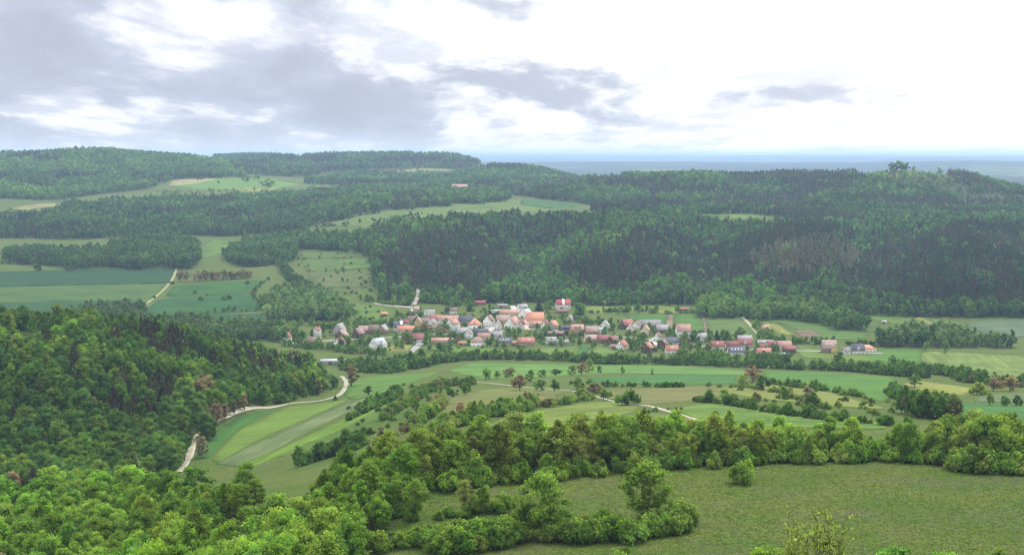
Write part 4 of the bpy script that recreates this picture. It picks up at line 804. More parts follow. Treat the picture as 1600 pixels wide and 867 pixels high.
def grow_singles():
    S = single
    S(980, 633, 9, 'bush', 'hedge', 'round dark green bush alone on the middle hill', wid=40, top=607)
    S(936, 583, 7, 'dec', 'hedge', 'leftmost of three small lone trees on the grain field', top=571)
    S(972, 584, 7, 'dec', 'hedge', 'middle of three small lone trees on the grain field', top=572)
    S(1019, 585, 7, 'spruce', 'hedge', 'rightmost of three small lone trees on the grain field', top=572)
    S(920, 582, 9, 'dec', 'hedgelight', 'rounded tree at the corner of the grain field', top=559, wid=18)
    S(909, 587, 8, 'dec', 'brown', 'brownish tree at the corner of the grain field', top=565, wid=18)
    S(895, 586, 7, 'dec', 'hedgelight', 'small olive tree left of the brownish corner tree', top=570, wid=16)
    S(812, 610, 9, 'dec', 'brown', 'spreading brown tree on the olive meadow', top=584, wid=30)
    S(797, 590, 8, 'dec', 'brown', 'brown tree behind the spreading brown one', top=574, wid=26)
    S(830, 597, 7, 'dec', 'hedge', 'green tree right behind the spreading brown one', top=577, wid=18)
    S(845, 611, 8, 'dec', 'hedge', 'first of two dark round orchard trees', top=592, wid=20)
    S(866, 612, 8, 'dec', 'hedge', 'second of two dark round orchard trees', top=592, wid=19)
    S(760, 593, 8, 'dec', 'hedgelight', 'pale green tree left of the brown orchard trees', top=575, wid=18)
    S(777, 592, 7, 'ash', 'hedgelight', 'thin pale tree beside the brown orchard trees', top=578, wid=14)
    S(868, 587, 7, 'dec', 'hedge', 'small tree behind the two dark orchard trees', top=576, wid=22)
    S(848, 589, 7, 'dec', 'hedge', 'small tree left behind the two dark orchard trees', top=577, wid=16)
    S(902, 610, 9, 'dec', 'hedge', 'dark round tree beside the pale track', top=590, wid=22)
    S(928, 618, 9, 'dec', 'brown', 'brown tree at the end of the gappy hedge', top=597, wid=26)
    S(908, 624, 9, 'ash', 'hedgelight', 'olive tree left of the brown hedge end tree', top=605, wid=22)
    S(943, 625, 8, 'ash', 'fresh', 'light green tree beside the round dark bush', top=607, wid=16)
    S(728, 618, 7, 'dec', 'hedge', 'lone orchard tree on the left rim of the olive meadow', top=597, wid=18)
    S(576, 618, 7, 'dec', 'hedge', 'dark tree standing in the short hedge', top=602, wid=18)
    S(1176, 597, 9, 'dec', 'brown', 'brown tree above the yellowish meadow', top=571, wid=28)
    S(1190, 610, 9, 'dec', 'hedge', 'dark green tree below the brown one', top=585, wid=30)
    S(1160, 610, 9, 'ash', 'hedgelight', 'bare looking thin tree left of the brown one', top=585, wid=16)
    S(1225, 624, 8, 'dec', 'hedge', 'round tree in the middle of the yellowish meadow', top=603, wid=16)
    S(1180, 632, 8, 'dec', 'brown', 'brownish tree in the long hedge', top=612, wid=18)
    S(1262, 632, 9, 'dec', 'brown', 'brown topped tree below the crop field', top=603, wid=20)
    S(1270, 638, 8, 'dec', 'hedge', 'green tree in front of the brown topped one', top=612, wid=30)
    S(1429, 605, 9, 'dec', 'hedge', 'solitary round tree at the yellow field', top=584, wid=22)
    S(1527, 617, 8, 'bush', 'hedgelight', 'large grey green bush beside the yellow field', top=597, wid=28)
    S(1473, 622, 6, 'bush', 'hedge', 'small round bush right of the yellow field', top=611, wid=16)
    S(1552, 611, 8, 'dec', 'brown', 'brown tree in the thicket at right, left one', top=589, wid=28)
    S(1578, 611, 8, 'dec', 'brown', 'brown tree in the thicket at right, right one', top=588, wid=28)
    S(1546, 633, 7, 'dec', 'hedgelight', 'left of three small trees above the deep green field', top=613, wid=17)
    S(1570, 634, 7, 'dec', 'hedge', 'middle of three small trees above the deep green field', top=618, wid=15)
    S(1589, 634, 7, 'dec', 'hedge', 'right of three small trees above the deep green field', top=617, wid=16)
    S(1420, 640, 9, 'dec', 'brown', 'brown tree at the back of the dark clump', top=607, wid=24)
    S(1446, 642, 9, 'dec', 'brown', 'second brown tree at the back of the dark clump', top=610, wid=22)
    for i, (x, y, t, w_) in enumerate([(322, 668, 634, 22), (338, 660, 628, 22), (352, 655, 629, 18), (366, 649, 624, 16), (382, 642, 615, 18)]):
        S(x, y, 9, 'dec', 'brown', ['brown tree at the bend of the gravel track', 'second brown tree along the gravel track', 'middle brown tree along the gravel track', 'fourth brown tree along the gravel track', 'last and slimmest brown tree along the gravel track'][i], top=t, wid=w_)
    S(316, 714, 8, 'dec', 'brown', 'small brown tree on the meadow side of the track', top=680, wid=20)
    S(214, 756, 11, 'spruce', 'willow', 'pointed grey green conifer at the side valley', top=708, wid=20)
    S(549, 603, 9, 'poplar', 'brown', 'brownish upright tree by the end of the track', top=567, wid=20)
    S(497, 617, 9, 'poplar', 'brown', 'thin brown tree at the foot of the left hill', top=592, wid=14)
    S(524, 625, 4, 'spruce', 'hedge', 'small dark conifer on the track verge', top=615, wid=8)
    # slim trees and crowns in the near meadow
    S(650, 812, 12, 'ash', 'fresh', 'slim light tree at the left of the near meadow hedge', top=746, wid=38, tint=(.175, .275, .05))
    S(727, 800, 11, 'ash', 'fresh', 'yellowish thin tree in the middle of the near meadow', top=748, wid=28, tint=(.22, .26, .08))
    S(756, 806, 11, 'ash', 'fresh', 'slim bright tree right of the yellowish thin one', top=754, wid=34, tint=(.175, .275, .05))
    S(788, 802, 7, 'bush', 'belt', 'small dark shrub right of the slim bright tree', top=776, wid=26)
    S(850, 836, 13, 'ash', 'fresh', 'large airy tree rising from the near meadow hedge', top=738, wid=74, tint=(.175, .275, .05))
    S(1010, 815, 13, 'ash', 'fresh', 'tall branching light green tree at the hedge end', top=717, wid=84, tint=(.175, .275, .05))
    S(1156, 755, 5, 'bush', 'fresh', 'lone leafy shrub on the near meadow', top=724, wid=36)
    S(1170, 750, 5, 'bush', 'fresh', 'taller lobe of bush beside the lone leafy shrub', top=718, wid=22)
    # pines in the belt
    S(600, 752, 13, 'pine', 'pine', 'broad dark pine at the left end of the belt', tint=(.125, .115, .075), top=668, wid=46)
    S(650, 745, 13, 'pine', 'pine', 'second dark pine in the tree belt', tint=(.125, .115, .075), top=679, wid=34)
    S(778, 735, 13, 'spruce', 'pine', 'dark conifer standing behind the tree belt shrubs', tint=(.125, .115, .075), top=680, wid=34)
    S(845, 700, 11, 'spruce', 'hedge', 'small pointed conifer on the light meadow', top=653, wid=26, d=520)
    # crowns just entering at the bottom edge
    for px, tp, d, w_, sp, tk, lab in [(1400, 851, 225, 110, 'ash', 'fresh', 'yellow green crown top at the bottom edge right of the sparse tree'),
        (1560, 852, 235, 46, 'ash', 'belt', 'small round crown top at the bottom right'), (1195, 853, 225, 84, 'ash', 'fresh', 'crown top at the bottom edge left of the sparse tree'),
        (975, 852, 230, 90, 'ash', 'fresh', 'light crown top at the bottom edge below the hedge'), (1480, 861, 230, 60, 'ash', 'fresh', 'low crown top at the bottom edge near the right')]:
        a, s = ray(px, 860); x, y = a * d, d; _, s2 = ray(px, tp)
        plant(x, y, EYE + y * s2 - float(H(x, y)), sp, rtint(tk), lab, None, w_ * y / FPX)
    # far landmarks
    for x, w_, t, lab in [(1393, 13, 254, 'leftmost lime tree crowning the bare hill'), (1401, 16, 252, 'tall middle lime tree crowning the bare hill'), (1409, 15, 253, 'third lime tree crowning the bare hill'), (1416, 12, 255, 'rightmost lime tree of the group on the bare hill')]:
        S(x, 266, 20, 'dec', 'slope', lab, wid=w_, top=t, d=3160)
    S(1428, 267, 9, 'dec', 'slope', 'tiny lone tree right of the lime trees on the hilltop', top=259, wid=6, d=3160)
    S(386, 285, 14, 'dec', 'farfresh', 'light round tree at the back of the bright field', top=274, wid=15)
    S(403, 281, 14, 'dec', 'farfresh', 'bright tree behind the bright field shelf', top=269, wid=16)
    S(420, 294, 15, 'dec', 'far', 'dark bushy tree on the bright field', top=280, wid=22)
    S(341, 287, 8, 'dec', 'far', 'tiny dark tree on the bright field', top=282, wid=5)
    for i in range(11):
        S(282 + i * 10 + (8 if i > 1 else 0), 441 - i * .7, 9, 'dec', 'brown', ['leftmost', 'second', 'third', 'fourth', 'fifth', 'sixth', 'seventh', 'eighth', 'ninth', 'tenth', 'rightmost'][i] + ' tree in the row of brown trees by the left fields', wid=16 if i > 1 else 14, top=421 + (i % 3) * 1.5)
    for x, y, t, lab in [(268, 444, 438, 'tiny tree at the top of the worn track'), (241, 466, 461, 'tiny tree at the foot of the worn track'), (305, 459, 453, 'shrub pair on the boundary of the left fields'), (314, 470, 463, 'small bush inside the deep green field'), (350, 469, 462, 'first small bush on the field boundary'), (358, 468, 460, 'second small bush on the field boundary'),
                         (58, 424, 412, 'brownish bush at the edge of the blue green field'), (106, 424, 416, 'round bush at the edge of the blue green field'), (386, 444, 438, 'bush at the end of the brown tree row')]:
        S(x, y, 5, 'bush', 'far', lab, top=t)
    S(952, 477, 9, 'bush', 'edge', 'large round bush in the meadow below the wood', top=464, wid=22)
    S(967, 477, 9, 'bush', 'edge', 'round bush right of the large meadow bush', top=466, wid=16)
    S(997, 489, 9, 'dec', 'edge', 'upright tree on the meadow behind the village', top=474, wid=13)
    S(978, 490, 8, 'dec', 'hedge', 'round tree left of the upright meadow tree', top=478, wid=13)
    S(964, 491, 6, 'dec', 'hedge', 'small tree at the left of the meadow row', top=482, wid=8)
    S(1108, 487, 16, 'dec', 'edge', 'tall light tree at the forest edge, left of two', top=455, wid=26)
    S(1138, 488, 16, 'dec', 'edge', 'broad light tree at the forest edge, right of two', top=461, wid=34)
    S(1216, 489, 15, 'dec', 'edge', 'big rounded tree bulging from the forest edge', top=462, wid=40)
    S(1448, 549, 8, 'dec', 'edge', 'small round tree on the striped field edge', top=533, wid=10)
    S(1478, 551, 9, 'dec', 'edge', 'second round tree on the striped field edge', top=532, wid=13)
    S(1312, 574, 9, 'dec', 'hedge', 'tall dark tree in front of the yellow gabled house', top=548, wid=24)
    S(688, 548, 9, 'dec', 'hedge', 'big dark tree below the long pink building', top=535, wid=26)
    S(703, 550, 9, 'poplar', 'hedge', 'upright dark tree below the village', top=537, wid=10)
    S(664, 518, 10, 'dec', 'brown', 'broad olive brown tree in the village centre', top=505, wid=26)
    S(686, 521, 9, 'dec', 'brown', 'second olive brown tree in the village centre', top=509, wid=24)
    S(695, 519, 9, 'dec', 'hedge', 'dark green tree beside the white gabled inn', top=504, wid=13)
    S(634, 536, 8, 'dec', 'hedge', 'broad dark tree left of the dark red roof', top=519, wid=26)
    S(734, 486, 12, 'spruce', 'spruce', 'dark spruce above the slate roof', top=474, wid=10)
    S(842, 486, 15, 'spruce', 'spruce', 'tall dark spruce left of the big barn', top=466, wid=14)
    S(858, 488, 12, 'dec', 'edge', 'broad light tree left of the big barn', top=468, wid=18)
    S(905, 492, 11, 'dec', 'edge', 'broad tree right of the big barn', top=472, wid=24)
    S(794, 526, 9, 'dec', 'edge', 'bright round tree in the village garden', top=510, wid=14)
    S(777, 497, 8, 'dec', 'hedge', 'round tree behind the brown red roof', top=486, wid=13)
    S(1054, 526, 11, 'dec', 'hedge', 'dark tree left of the tall red house', top=510, wid=16)
    S(1073, 533, 10, 'spruce', 'spruce', 'dark spruce in front of the tall red house', top=521, wid=9)
    S(1083, 534, 10, 'dec', 'hedge', 'dark tree right of the tall red house', top=521, wid=13)
    S(1120, 531, 11, 'spruce', 'spruce', 'spruce group tree above the dark red roofs, left', top=513, wid=12)
    S(1129, 531, 11, 'dec', 'hedge', 'dark tree above the dark red roofs', top=514, wid=14)
    S(1136, 531, 11, 'spruce', 'spruce', 'spruce group tree above the dark red roofs, right', top=514, wid=11)
    S(1157, 531, 11, 'dec', 'hedge', 'round dark tree above the grey roof', top=512, wid=17)
    S(1186, 534, 11, 'dec', 'hedge', 'tall dark tree beside the field track', top=514, wid=14)
    S(1066, 560, 10, 'dec', 'hedge', 'large dark round tree at the lower village edge', top=545, wid=26)
    S(1003, 536, 11, 'dec', 'hedge', 'tall tree beside the cream gabled house', top=519, wid=18)
    S(917, 508, 9, 'dec', 'hedge', 'dark round tree behind the orange brown house', top=496, wid=14)
def grow_gardens():
    poly = [(450, 528), (520, 505), (600, 500), (640, 486), (760, 482), (840, 486), (930, 498), (1040, 512), (1100, 522), (1245, 540), (1245, 556), (1100, 558), (980, 552), (900, 542), (800, 545), (660, 548), (560, 548), (455, 542)]
    c = 0
    while c < 900:
        px = random.uniform(440, 1250); py = random.uniform(480, 560)
        if not in_poly(np.array([px]), np.array([py]), poly)[0]: continue
        c += 1; x, y, _ = ground(px, py); xa, ya = np.array([x]), np.array([y])
        if not clear_of_roads(xa, ya, 1.5)[0] or not clear_of_houses(xa, ya, 0.5)[0]: continue
        # keep sight lines to the house fronts: nothing tall right before a wall
        front = any(abs(x - hx) < hr * .9 and 0 < hy - y < hr + 9 for hx, hy, hr in HOUSE_XY)
        if front and random.random() < .6: continue
        if random.random() < .5: plant(x, y, random.uniform(2, 4), 'bush', rtint(random.choice(['edge', 'hedge', 'hedgelight'])), 'garden shrub among the village houses', 'garden shrubs in the village')
        else: plant(x, y, random.uniform(5, 10), 'dec', rtint('brown' if random.random() < .1 else random.choice(['edge', 'hedge'])), 'garden tree among the village houses', 'garden trees in the village')
def bush_heath():        # scattered scrub on the bare hill and rough banks
    for poly, d0, d1, n_, hr, tk, lab, grp in [
        ([(1330, 272), (1390, 267), (1470, 272), (1500, 290), (1430, 310), (1330, 300)], 2700, 3300, 420, (2.5, 6), 'farfresh', 'scrub on the bare hill', 'scrub on the bare hill'),
        ([(540, 640), (610, 605), (690, 590), (730, 605), (690, 640), (600, 690), (540, 680)], 600, 1150, 70, (1.5, 3.5), 'hedge', 'small shrub dotted on the slope left of the middle hill', 'small shrubs on the slope'),
        ([(1100, 605), (1200, 595), (1400, 630), (1400, 655), (1250, 645), (1100, 630)], 500, 1000, 60, (1.2, 3.4), 'hedgelight', 'small shrub dotted over the yellowish meadow', 'small shrubs on the yellowish meadow'),
        ([(440, 470), (580, 400), (580, 465), (600, 500), (480, 510)], 1550, 2300, 60, (2, 5), 'far', 'small shrub on the slope above the village', 'small shrubs above the village'),
        ([(560, 332), (660, 318), (800, 312), (640, 345), (500, 360)], 2400, 3200, 16, (3, 5), 'far', 'shrub on the plateau meadow', 'shrubs on the plateau meadow')]:
        P = np.array(poly); c = 0; t_ = 0
        while c < n_ and t_ < n_ * 60:
            t_ += 1; px = random.uniform(P[:, 0].min(), P[:, 0].max()); py = random.uniform(P[:, 1].min(), P[:, 1].max())
            if not in_poly(np.array([px]), np.array([py]), P)[0]: continue
            x, y, _ = ground(px, py)
            if not d0 < y < d1 or not clear_of_roads(np.array([x]), np.array([y]))[0]: continue
            plant(x, y, random.uniform(*hr), 'bush', rtint(tk), lab, grp); c += 1

def level(d): return 'hi' if d < 800 else 'mid' if d < 2750 else 'lo'
def set_plants():
    X = np.array([(p[0], p[1], p[2], p[3], p[4]) for p in PL]); n_ = len(PL)
    px, ytop = proj(X[:, 0], X[:, 1], X[:, 2] + X[:, 3]); _, ybot = proj(X[:, 0], X[:, 1], X[:, 2])
    wpx = X[:, 4] / X[:, 1] * FPX; order = np.argsort(X[:, 1])
    cover = np.zeros((434, 800), bool); vis = np.zeros(n_)
    blocked = np.zeros(n_, bool)
    for g in np.linspace(.25, .97, 30):
        blocked |= H(X[:, 0] * g, X[:, 1] * g) > EYE + (X[:, 2] + X[:, 3] * .8 - EYE) * g
    for i in order:
        if blocked[i]: continue
        x0, x1, y0, y1 = int((px[i] - wpx[i] * .42) / 2), int((px[i] + wpx[i] * .42) / 2) + 1, int(ytop[i] / 2), int(ybot[i] / 2) + 1
        x0, x1, y0, y1 = max(0, x0), min(800, x1), max(0, y0), min(434, y1)
        if x1 <= x0 or y1 <= y0: continue
        c = cover[y0:y1, x0:x1]; vis[i] = (~c).sum(); c[:] = True
    solo = set()
    for kind in ('deciduous_tree', 'conifer_tree', 'shrub'):
        ids = [i for i in range(n_) if KIND[PL[i][5]] == kind]
        own = [i for i in ids if PL[i][8] is None]; rest = sorted((i for i in ids if PL[i][8] is not None), key=lambda i: -vis[i])
        solo |= set(own) | set([i for i in rest if vis[i] > 2][:300 - len(own)])
    place = {}
    for lab in sorted({PL[i][7] for i in solo if PL[i][8]}):
        if lab.startswith('dark conifer') or lab.startswith('dark pine'): continue
        ids = sorted((i for i in solo if PL[i][7] == lab), key=lambda i: X[i, 1]); m_ = len(ids)
        if m_ < 2: continue
        rows = 1 if m_ <= 14 else max(2, round(math.sqrt(m_) / 1.8))
        for r_ in range(rows):
            part = sorted(ids[r_ * m_ // rows:(r_ + 1) * m_ // rows], key=lambda i: px[i])
            for q, i in enumerate(part):
                k = q + 1; suf = 'th' if 10 <= k % 100 <= 20 else {1: 'st', 2: 'nd', 3: 'rd'}.get(k % 10, 'th')
                rn = '' if rows == 1 else (', nearest row' if r_ == 0 else ', farthest row' if r_ == rows - 1 else ', %s row' % ['', 'second', 'third', 'fourth', 'fifth', 'sixth'][r_])
                place[i] = '%s, %d%s from left%s' % (lab, k, suf, rn)
                if len(place[i].split()) > 16: print('LONG', place[i])
    for i in sorted(solo):
        x, y, z, h, w_, sp, ti, lab, grp = PL[i]; lab = place.get(i, lab)
        cr, tr = random.choice(PROTO[(sp, level(y))])
        if 'hedge end' in lab and 'tall branching' in lab: cr, tr = PROTO[('ash', 'hi')][0]
        if 'large airy tree' in lab: cr, tr = PROTO[('ash', 'hi')][2]
        e = bpy.data.objects.new(KIND[sp], None); COL.objects.link(e)
        e.location = (x, y, z); e.rotation_euler = (0, 0, random.uniform(0, 6.28))
        sxy = w_ / (H0[sp] * WID[sp]) if sp != 'bush' else w_ / 4.6
        e.scale = (sxy, sxy, h / H0[sp]); e.empty_display_size = .5
        nm = 'foliage' if sp == 'bush' else 'crown'
        c = bpy.data.objects.new(nm, cr); COL.objects.link(c); c.parent = e; c['tint'] = [float(v) for v in ti]
        t = bpy.data.objects.new('stem' if sp == 'bush' else 'trunk', tr); COL.objects.link(t); t.parent = e
        tag(e, lab, {'deciduous_tree': 'tree', 'conifer_tree': 'conifer', 'shrub': 'shrub'}[KIND[sp]], grp)
    print('PLANTS', n_, 'solo', len(solo))
    for kind, nm, lab, cat in (('deciduous_tree', 'leafy_woodland', 'mass of leafy trees covering the hills and slopes', 'woodland'),
                               ('conifer_tree', 'conifer_woodland', 'mass of dark conifers on the slopes and far ridges', 'woodland'),
                               ('shrub', 'scrub', 'scattered small shrubs and hedges across the valley', 'shrubs')):
        ids = [i for i in range(n_) if KIND[PL[i][5]] == kind and i not in solo]
        if not ids: continue
        coll = bpy.data.collections.new(nm + '_kinds'); slot = {}; kk = 0
        for key, lst in PROTO.items():
            if KIND[key[0]] != kind: continue
            for v, (cr, tr) in enumerate(lst):
                po = bpy.data.objects.new('%02d_%s' % (kk, key[0]), join_mesh(cr, tr, 'tree')); coll.objects.link(po)
                slot[(key, v)] = kk; kk += 1
        me = bpy.data.meshes.new(nm); me.vertices.add(len(ids))
        me.vertices.foreach_set('co', np.array([PL[i][:3] for i in ids], np.float32).ravel())
        sc, ix, ti, ro = [], [], [], []
        for i in ids:
            x, y, z, h, w_, sp, tt, *_ = PL[i]; lst = PROTO[(sp, level(y))]
            sxy = w_ / (H0[sp] * WID[sp]) if sp != 'bush' else w_ / 4.6
            sc.append((sxy, sxy, h / H0[sp])); ix.append(slot[((sp, level(y)), random.randrange(len(lst)))]); ti.append(tt); ro.append((0, 0, random.uniform(0, 6.28)))
        for a, ty, val, fld in (('scl', 'FLOAT_VECTOR', sc, 'vector'), ('tint', 'FLOAT_VECTOR', ti, 'vector'), ('rot', 'FLOAT_VECTOR', ro, 'vector'), ('idx', 'INT', ix, 'value')):
            me.attributes.new(a, ty, 'POINT').data.foreach_set(fld, np.array(val, np.int32 if ty == 'INT' else np.float32).ravel())
        o = obj(nm, me); tag(o, lab, cat, kind='stuff')
        scatter(o, coll)

def tuft_mesh(seed):
    r = np.random.default_rng(seed); bd = Build(); V = []; k = 16
    for i in range(k):
        ph = r.uniform(0, 6.28); a = np.array([math.cos(ph), math.sin(ph), 0]); b0 = a * r.uniform(0, .35); w_ = np.cross(a, [0, 0, 1]) * .05; h = r.uniform(.25, .6)
        V += [b0 - w_, b0 + w_, b0 + a * h * .6 + [0, 0, h]]
    bd.t(np.array(V), np.arange(3 * k).reshape(k, 3), np.clip(1 + r.normal(size=k) * .2, .5, 1.5)); return bd.done('tuft', M_LEAF)
def grow_meadow():
    n_ = 60000; y = rng.uniform(285, 450, n_); x = (rng.uniform(540, 1720, n_) - 800) / FPX * y
    z = H(x, y); gx_, gy_ = proj(x, y, z); k = ~in_poly(gx_, gy_, WOODS[2][1])
    x, y, z = x[k], y[k], z[k]; f = vnoise(x / 14, y / 9, 83) + .5 * vnoise(x / 5, y / 4, 84); g = vnoise(x / 25, y / 12, 85) + .5 * vnoise(x / 7, y / 5, 86)
    mixf = np.clip(.5 + f * .8, 0, 1)[:, None]; base = (np.array([.108, .190, .032]) * (1 - mixf) + np.array([.160, .204, .045]) * mixf) * rng.uniform(.85, 1.12, (len(x), 1)); base = np.where((g + rng.normal(size=len(x)) * .3 > .55)[:, None], np.array([.194, .184, .152]), base)
    me = bpy.data.meshes.new('meadow_grass'); me.vertices.add(len(x)); me.vertices.foreach_set('co', np.column_stack([x, y, z]).astype(np.float32).ravel())
    s = rng.uniform(.25, .58, len(x)); nr = len(x)
    data = (('scl', np.column_stack([s * 1.3, s * 1.3, s])), ('tint', base), ('rot', np.column_stack([np.zeros(nr), np.zeros(nr), rng.uniform(0, 6.28, nr)])))
    for a, v in data: me.attributes.new(a, 'FLOAT_VECTOR', 'POINT').data.foreach_set('vector', v.astype(np.float32).ravel())
    me.attributes.new('idx', 'INT', 'POINT').data.foreach_set('value', rng.integers(0, 3, nr).astype(np.int32))
    coll = bpy.data.collections.new('tuft_kinds')
    for k in range(3): coll.objects.link(bpy.data.objects.new('tuft_%d' % k, tuft_mesh(900 + k)))
    o = obj('meadow_grass', me); tag(o, 'uneven grass and flowers of the near meadow', 'grass', kind='stuff'); scatter(o, coll)

def scatter(o, coll):
    ng = bpy.data.node_groups.new(o.name, 'GeometryNodeTree')
    ng.interface.new_socket('Geometry', in_out='INPUT', socket_type='NodeSocketGeometry'); ng.interface.new_socket('Geometry', in_out='OUTPUT', socket_type='NodeSocketGeometry')
    N = ng.nodes; L = ng.links; gi = N.new('NodeGroupInput'); go = N.new('NodeGroupOutput')
    ci = N.new('GeometryNodeCollectionInfo'); ci.inputs['Collection'].default_value = coll; ci.inputs['Separate Children'].default_value = True; ci.inputs['Reset Children'].default_value = True
    ip = N.new('GeometryNodeInstanceOnPoints'); ip.inputs['Pick Instance'].default_value = True
    def named(a, ty):
        q = N.new('GeometryNodeInputNamedAttribute'); q.data_type = ty; q.inputs[0].default_value = a; return q.outputs[0]
    L.new(gi.outputs[0], ip.inputs['Points']); L.new(ci.outputs[0], ip.inputs['Instance'])
    L.new(named('idx', 'INT'), ip.inputs['Instance Index']); L.new(named('scl', 'FLOAT_VECTOR'), ip.inputs['Scale']); L.new(named('rot', 'FLOAT_VECTOR'), ip.inputs['Rotation'])
    L.new(ip.outputs[0], go.inputs[0]); md = o.modifiers.new('trees', 'NODES'); md.node_group = ng

# ------------------------------------------------------------------ the village
def mat_tile(name, c1, c2):
    m, t, out = new_mat(name); p = t.new('ShaderNodeTexCoord').outputs['Object']
    rnd = t.new('ShaderNodeObjectInfo').outputs['Random']
    f = t.noise(p, 1.4, 5, 0.7); g = t.noise(p, 0.25, 3, 0.6)
    wv = t.new('ShaderNodeTexWave', wave_type='BANDS', bands_direction='X'); t.put(wv.inputs['Vector'], p); wv.inputs['Scale'].default_value = 1.6; wv.inputs['Distortion'].default_value = 0.6
    col = t.mix(t.ramp(f, .3, .7), c1, c2); col = t.mix(t.ramp(g, .45, .7, 0, .5), col, t.vmath('MULTIPLY', col, (.62, .62, .64)))
    col = t.mix(t.math('MULTIPLY', wv.outputs['Fac'], .18), col, t.vmath('SCALE', col, .6))
    col = t.vmath('SCALE', col, t.ramp(rnd, 0, 1, .85, 1.12))
    principled(t, out, col, .8, .25); return m
def mat_wall(name, c):
    m, t, out = new_mat(name); p = t.new('ShaderNodeTexCoord').outputs['Object']
    f = t.noise(p, .6, 5, .65); g = t.noise(t.mapping(p, scale=(2, 2, .25)), .8, 4, .6)
    col = t.mix(t.ramp(f, .35, .75, 0, .35), c, t.vmath('MULTIPLY', c, (.78, .77, .74))); col = t.mix(t.ramp(g, .55, .8, 0, .4), col, t.vmath('MULTIPLY', c, (.68, .66, .62)))
    principled(t, out, col, .9, .2); return m
ROOF = {'red': mat_tile('red_tiles', (.29, .12, .09), (.37, .17, .125)), 'dred': mat_tile('dark_red_tiles', (.17, .065, .055), (.24, .095, .08)), 'org': mat_tile('orange_tiles', (.41, .175, .105), (.49, .23, .145)),
        'pink': mat_tile('faded_red_tiles', (.32, .18, .14), (.39, .24, .19)), 'brn': mat_tile('brown_tiles', (.16, .105, .085), (.24, .16, .13)), 'gry': mat_tile('grey_tiles', (.21, .20, .20), (.31, .29, .285)),
        'slt': mat_tile('slate', (.075, .08, .095), (.12, .125, .145)), 'lgr': mat_tile('pale_grey_sheet', (.33, .35, .39), (.43, .45, .48)), 'bark': mat_tile('weathered_tiles', (.25, .175, .14), (.33, .24, .20)),
        'sol': mat_tile('solar_glass', (.018, .022, .04), (.03, .034, .055)), 'maroon': mat_tile('maroon_sheet', (.27, .05, .055), (.33, .08, .08))}
WALL = {'wht': mat_wall('white_plaster', (.88, .87, .84)), 'crm': mat_wall('cream_plaster', (.74, .66, .50)), 'yel': mat_wall('yellow_plaster', (.66, .47, .20)), 'gry': mat_wall('grey_plaster', (.40, .39, .37)),
        'pnk': mat_wall('pink_plaster', (.55, .36, .28)), 'wood': mat_wall('dark_boards', (.12, .085, .06)), 'brk': mat_wall('brownish_brick', (.34, .22, .17)), 'san': mat_wall('sandstone', (.47, .40, .30))}
M_GLASS, tg, og = new_mat('window_glass'); principled(tg, og, (.035, .04, .05), .12, .5)
M_FRAME = mat_plain('window_frame', (.62, .61, .58), (.68, .67, .64), 2.0)
M_DOOR = mat_plain('door_wood', (.12, .075, .05), (.18, .11, .07), 2.0)
M_WHITE = mat_plain('white_sheet', (.72, .72, .72), (.78, .78, .78), 1.0, .5)
M_BRICK = mat_plain('chimney_brick', (.26, .14, .11), (.34, .20, .16), 2.0)
M_SKYL, ts, os_ = new_mat('skylight_glass'); principled(ts, os_, (.55, .58, .62), .15, .6)
def box_np(x0, x1, y0, y1, z0, z1):
    V = np.array([(x, y, z) for z in (z0, z1) for x, y in ((x0, y0), (x1, y0), (x1, y1), (x0, y1))], float)
    Fb = np.array([(3, 2, 1, 0), (4, 5, 6, 7), (0, 1, 5, 4), (1, 2, 6, 5), (2, 3, 7, 6), (3, 0, 4, 7)]); return V, Fb
def boxes(name, bl, mats, mi=None):
    V, F_, m = [], [], []; k = 0
    for q, b in enumerate(bl):
        v, f = box_np(*b); V.append(v); F_.append(f + k); k += 8; m += [mi[q] if mi else 0] * 6
    return mesh_np(name, np.concatenate(V), np.concatenate(F_), mats, m)
# window: a frame with a recessed dark pane, 1 x 1 m, facing -Y
WIN = boxes('window', [(-.5, .5, -.05, .06, -.5, -.42), (-.5, .5, -.05, .06, .42, .5), (-.5, -.42, -.05, .06, -.42, .42), (.42, .5, -.05, .06, -.42, .42), (-.03, .03, -.04, .06, -.42, .42), (-.42, -.03, -.01, .06, -.42, .42), (.03, .42, -.01, .06, -.42, .42)], [M_FRAME, M_GLASS], [0, 0, 0, 0, 0, 1, 1])
DOOR = boxes('door', [(-.5, .5, -.05, .06, 0, 1), (-.38, .38, -.08, -.05, .08, .92)], [M_FRAME, M_DOOR], [0, 1])
SKYL = boxes('skylight', [(-.5, .5, -.65, .65, 0, .10), (-.42, .42, -.57, .57, .10, .13)], [M_FRAME, M_SKYL], [0, 1])
CHIM = boxes('chimney', [(-.4, .4, -.4, .4, -1.2, 1.3), (-.48, .48, -.48, .48, 1.3, 1.5)], [M_BRICK])
GATE = boxes('gate', [(-.5, .5, -.06, .06, 0, 1), (-.46, -.02, -.09, -.06, .04, .96), (.02, .46, -.09, -.06, .04, .96)], [M_DOOR], None)
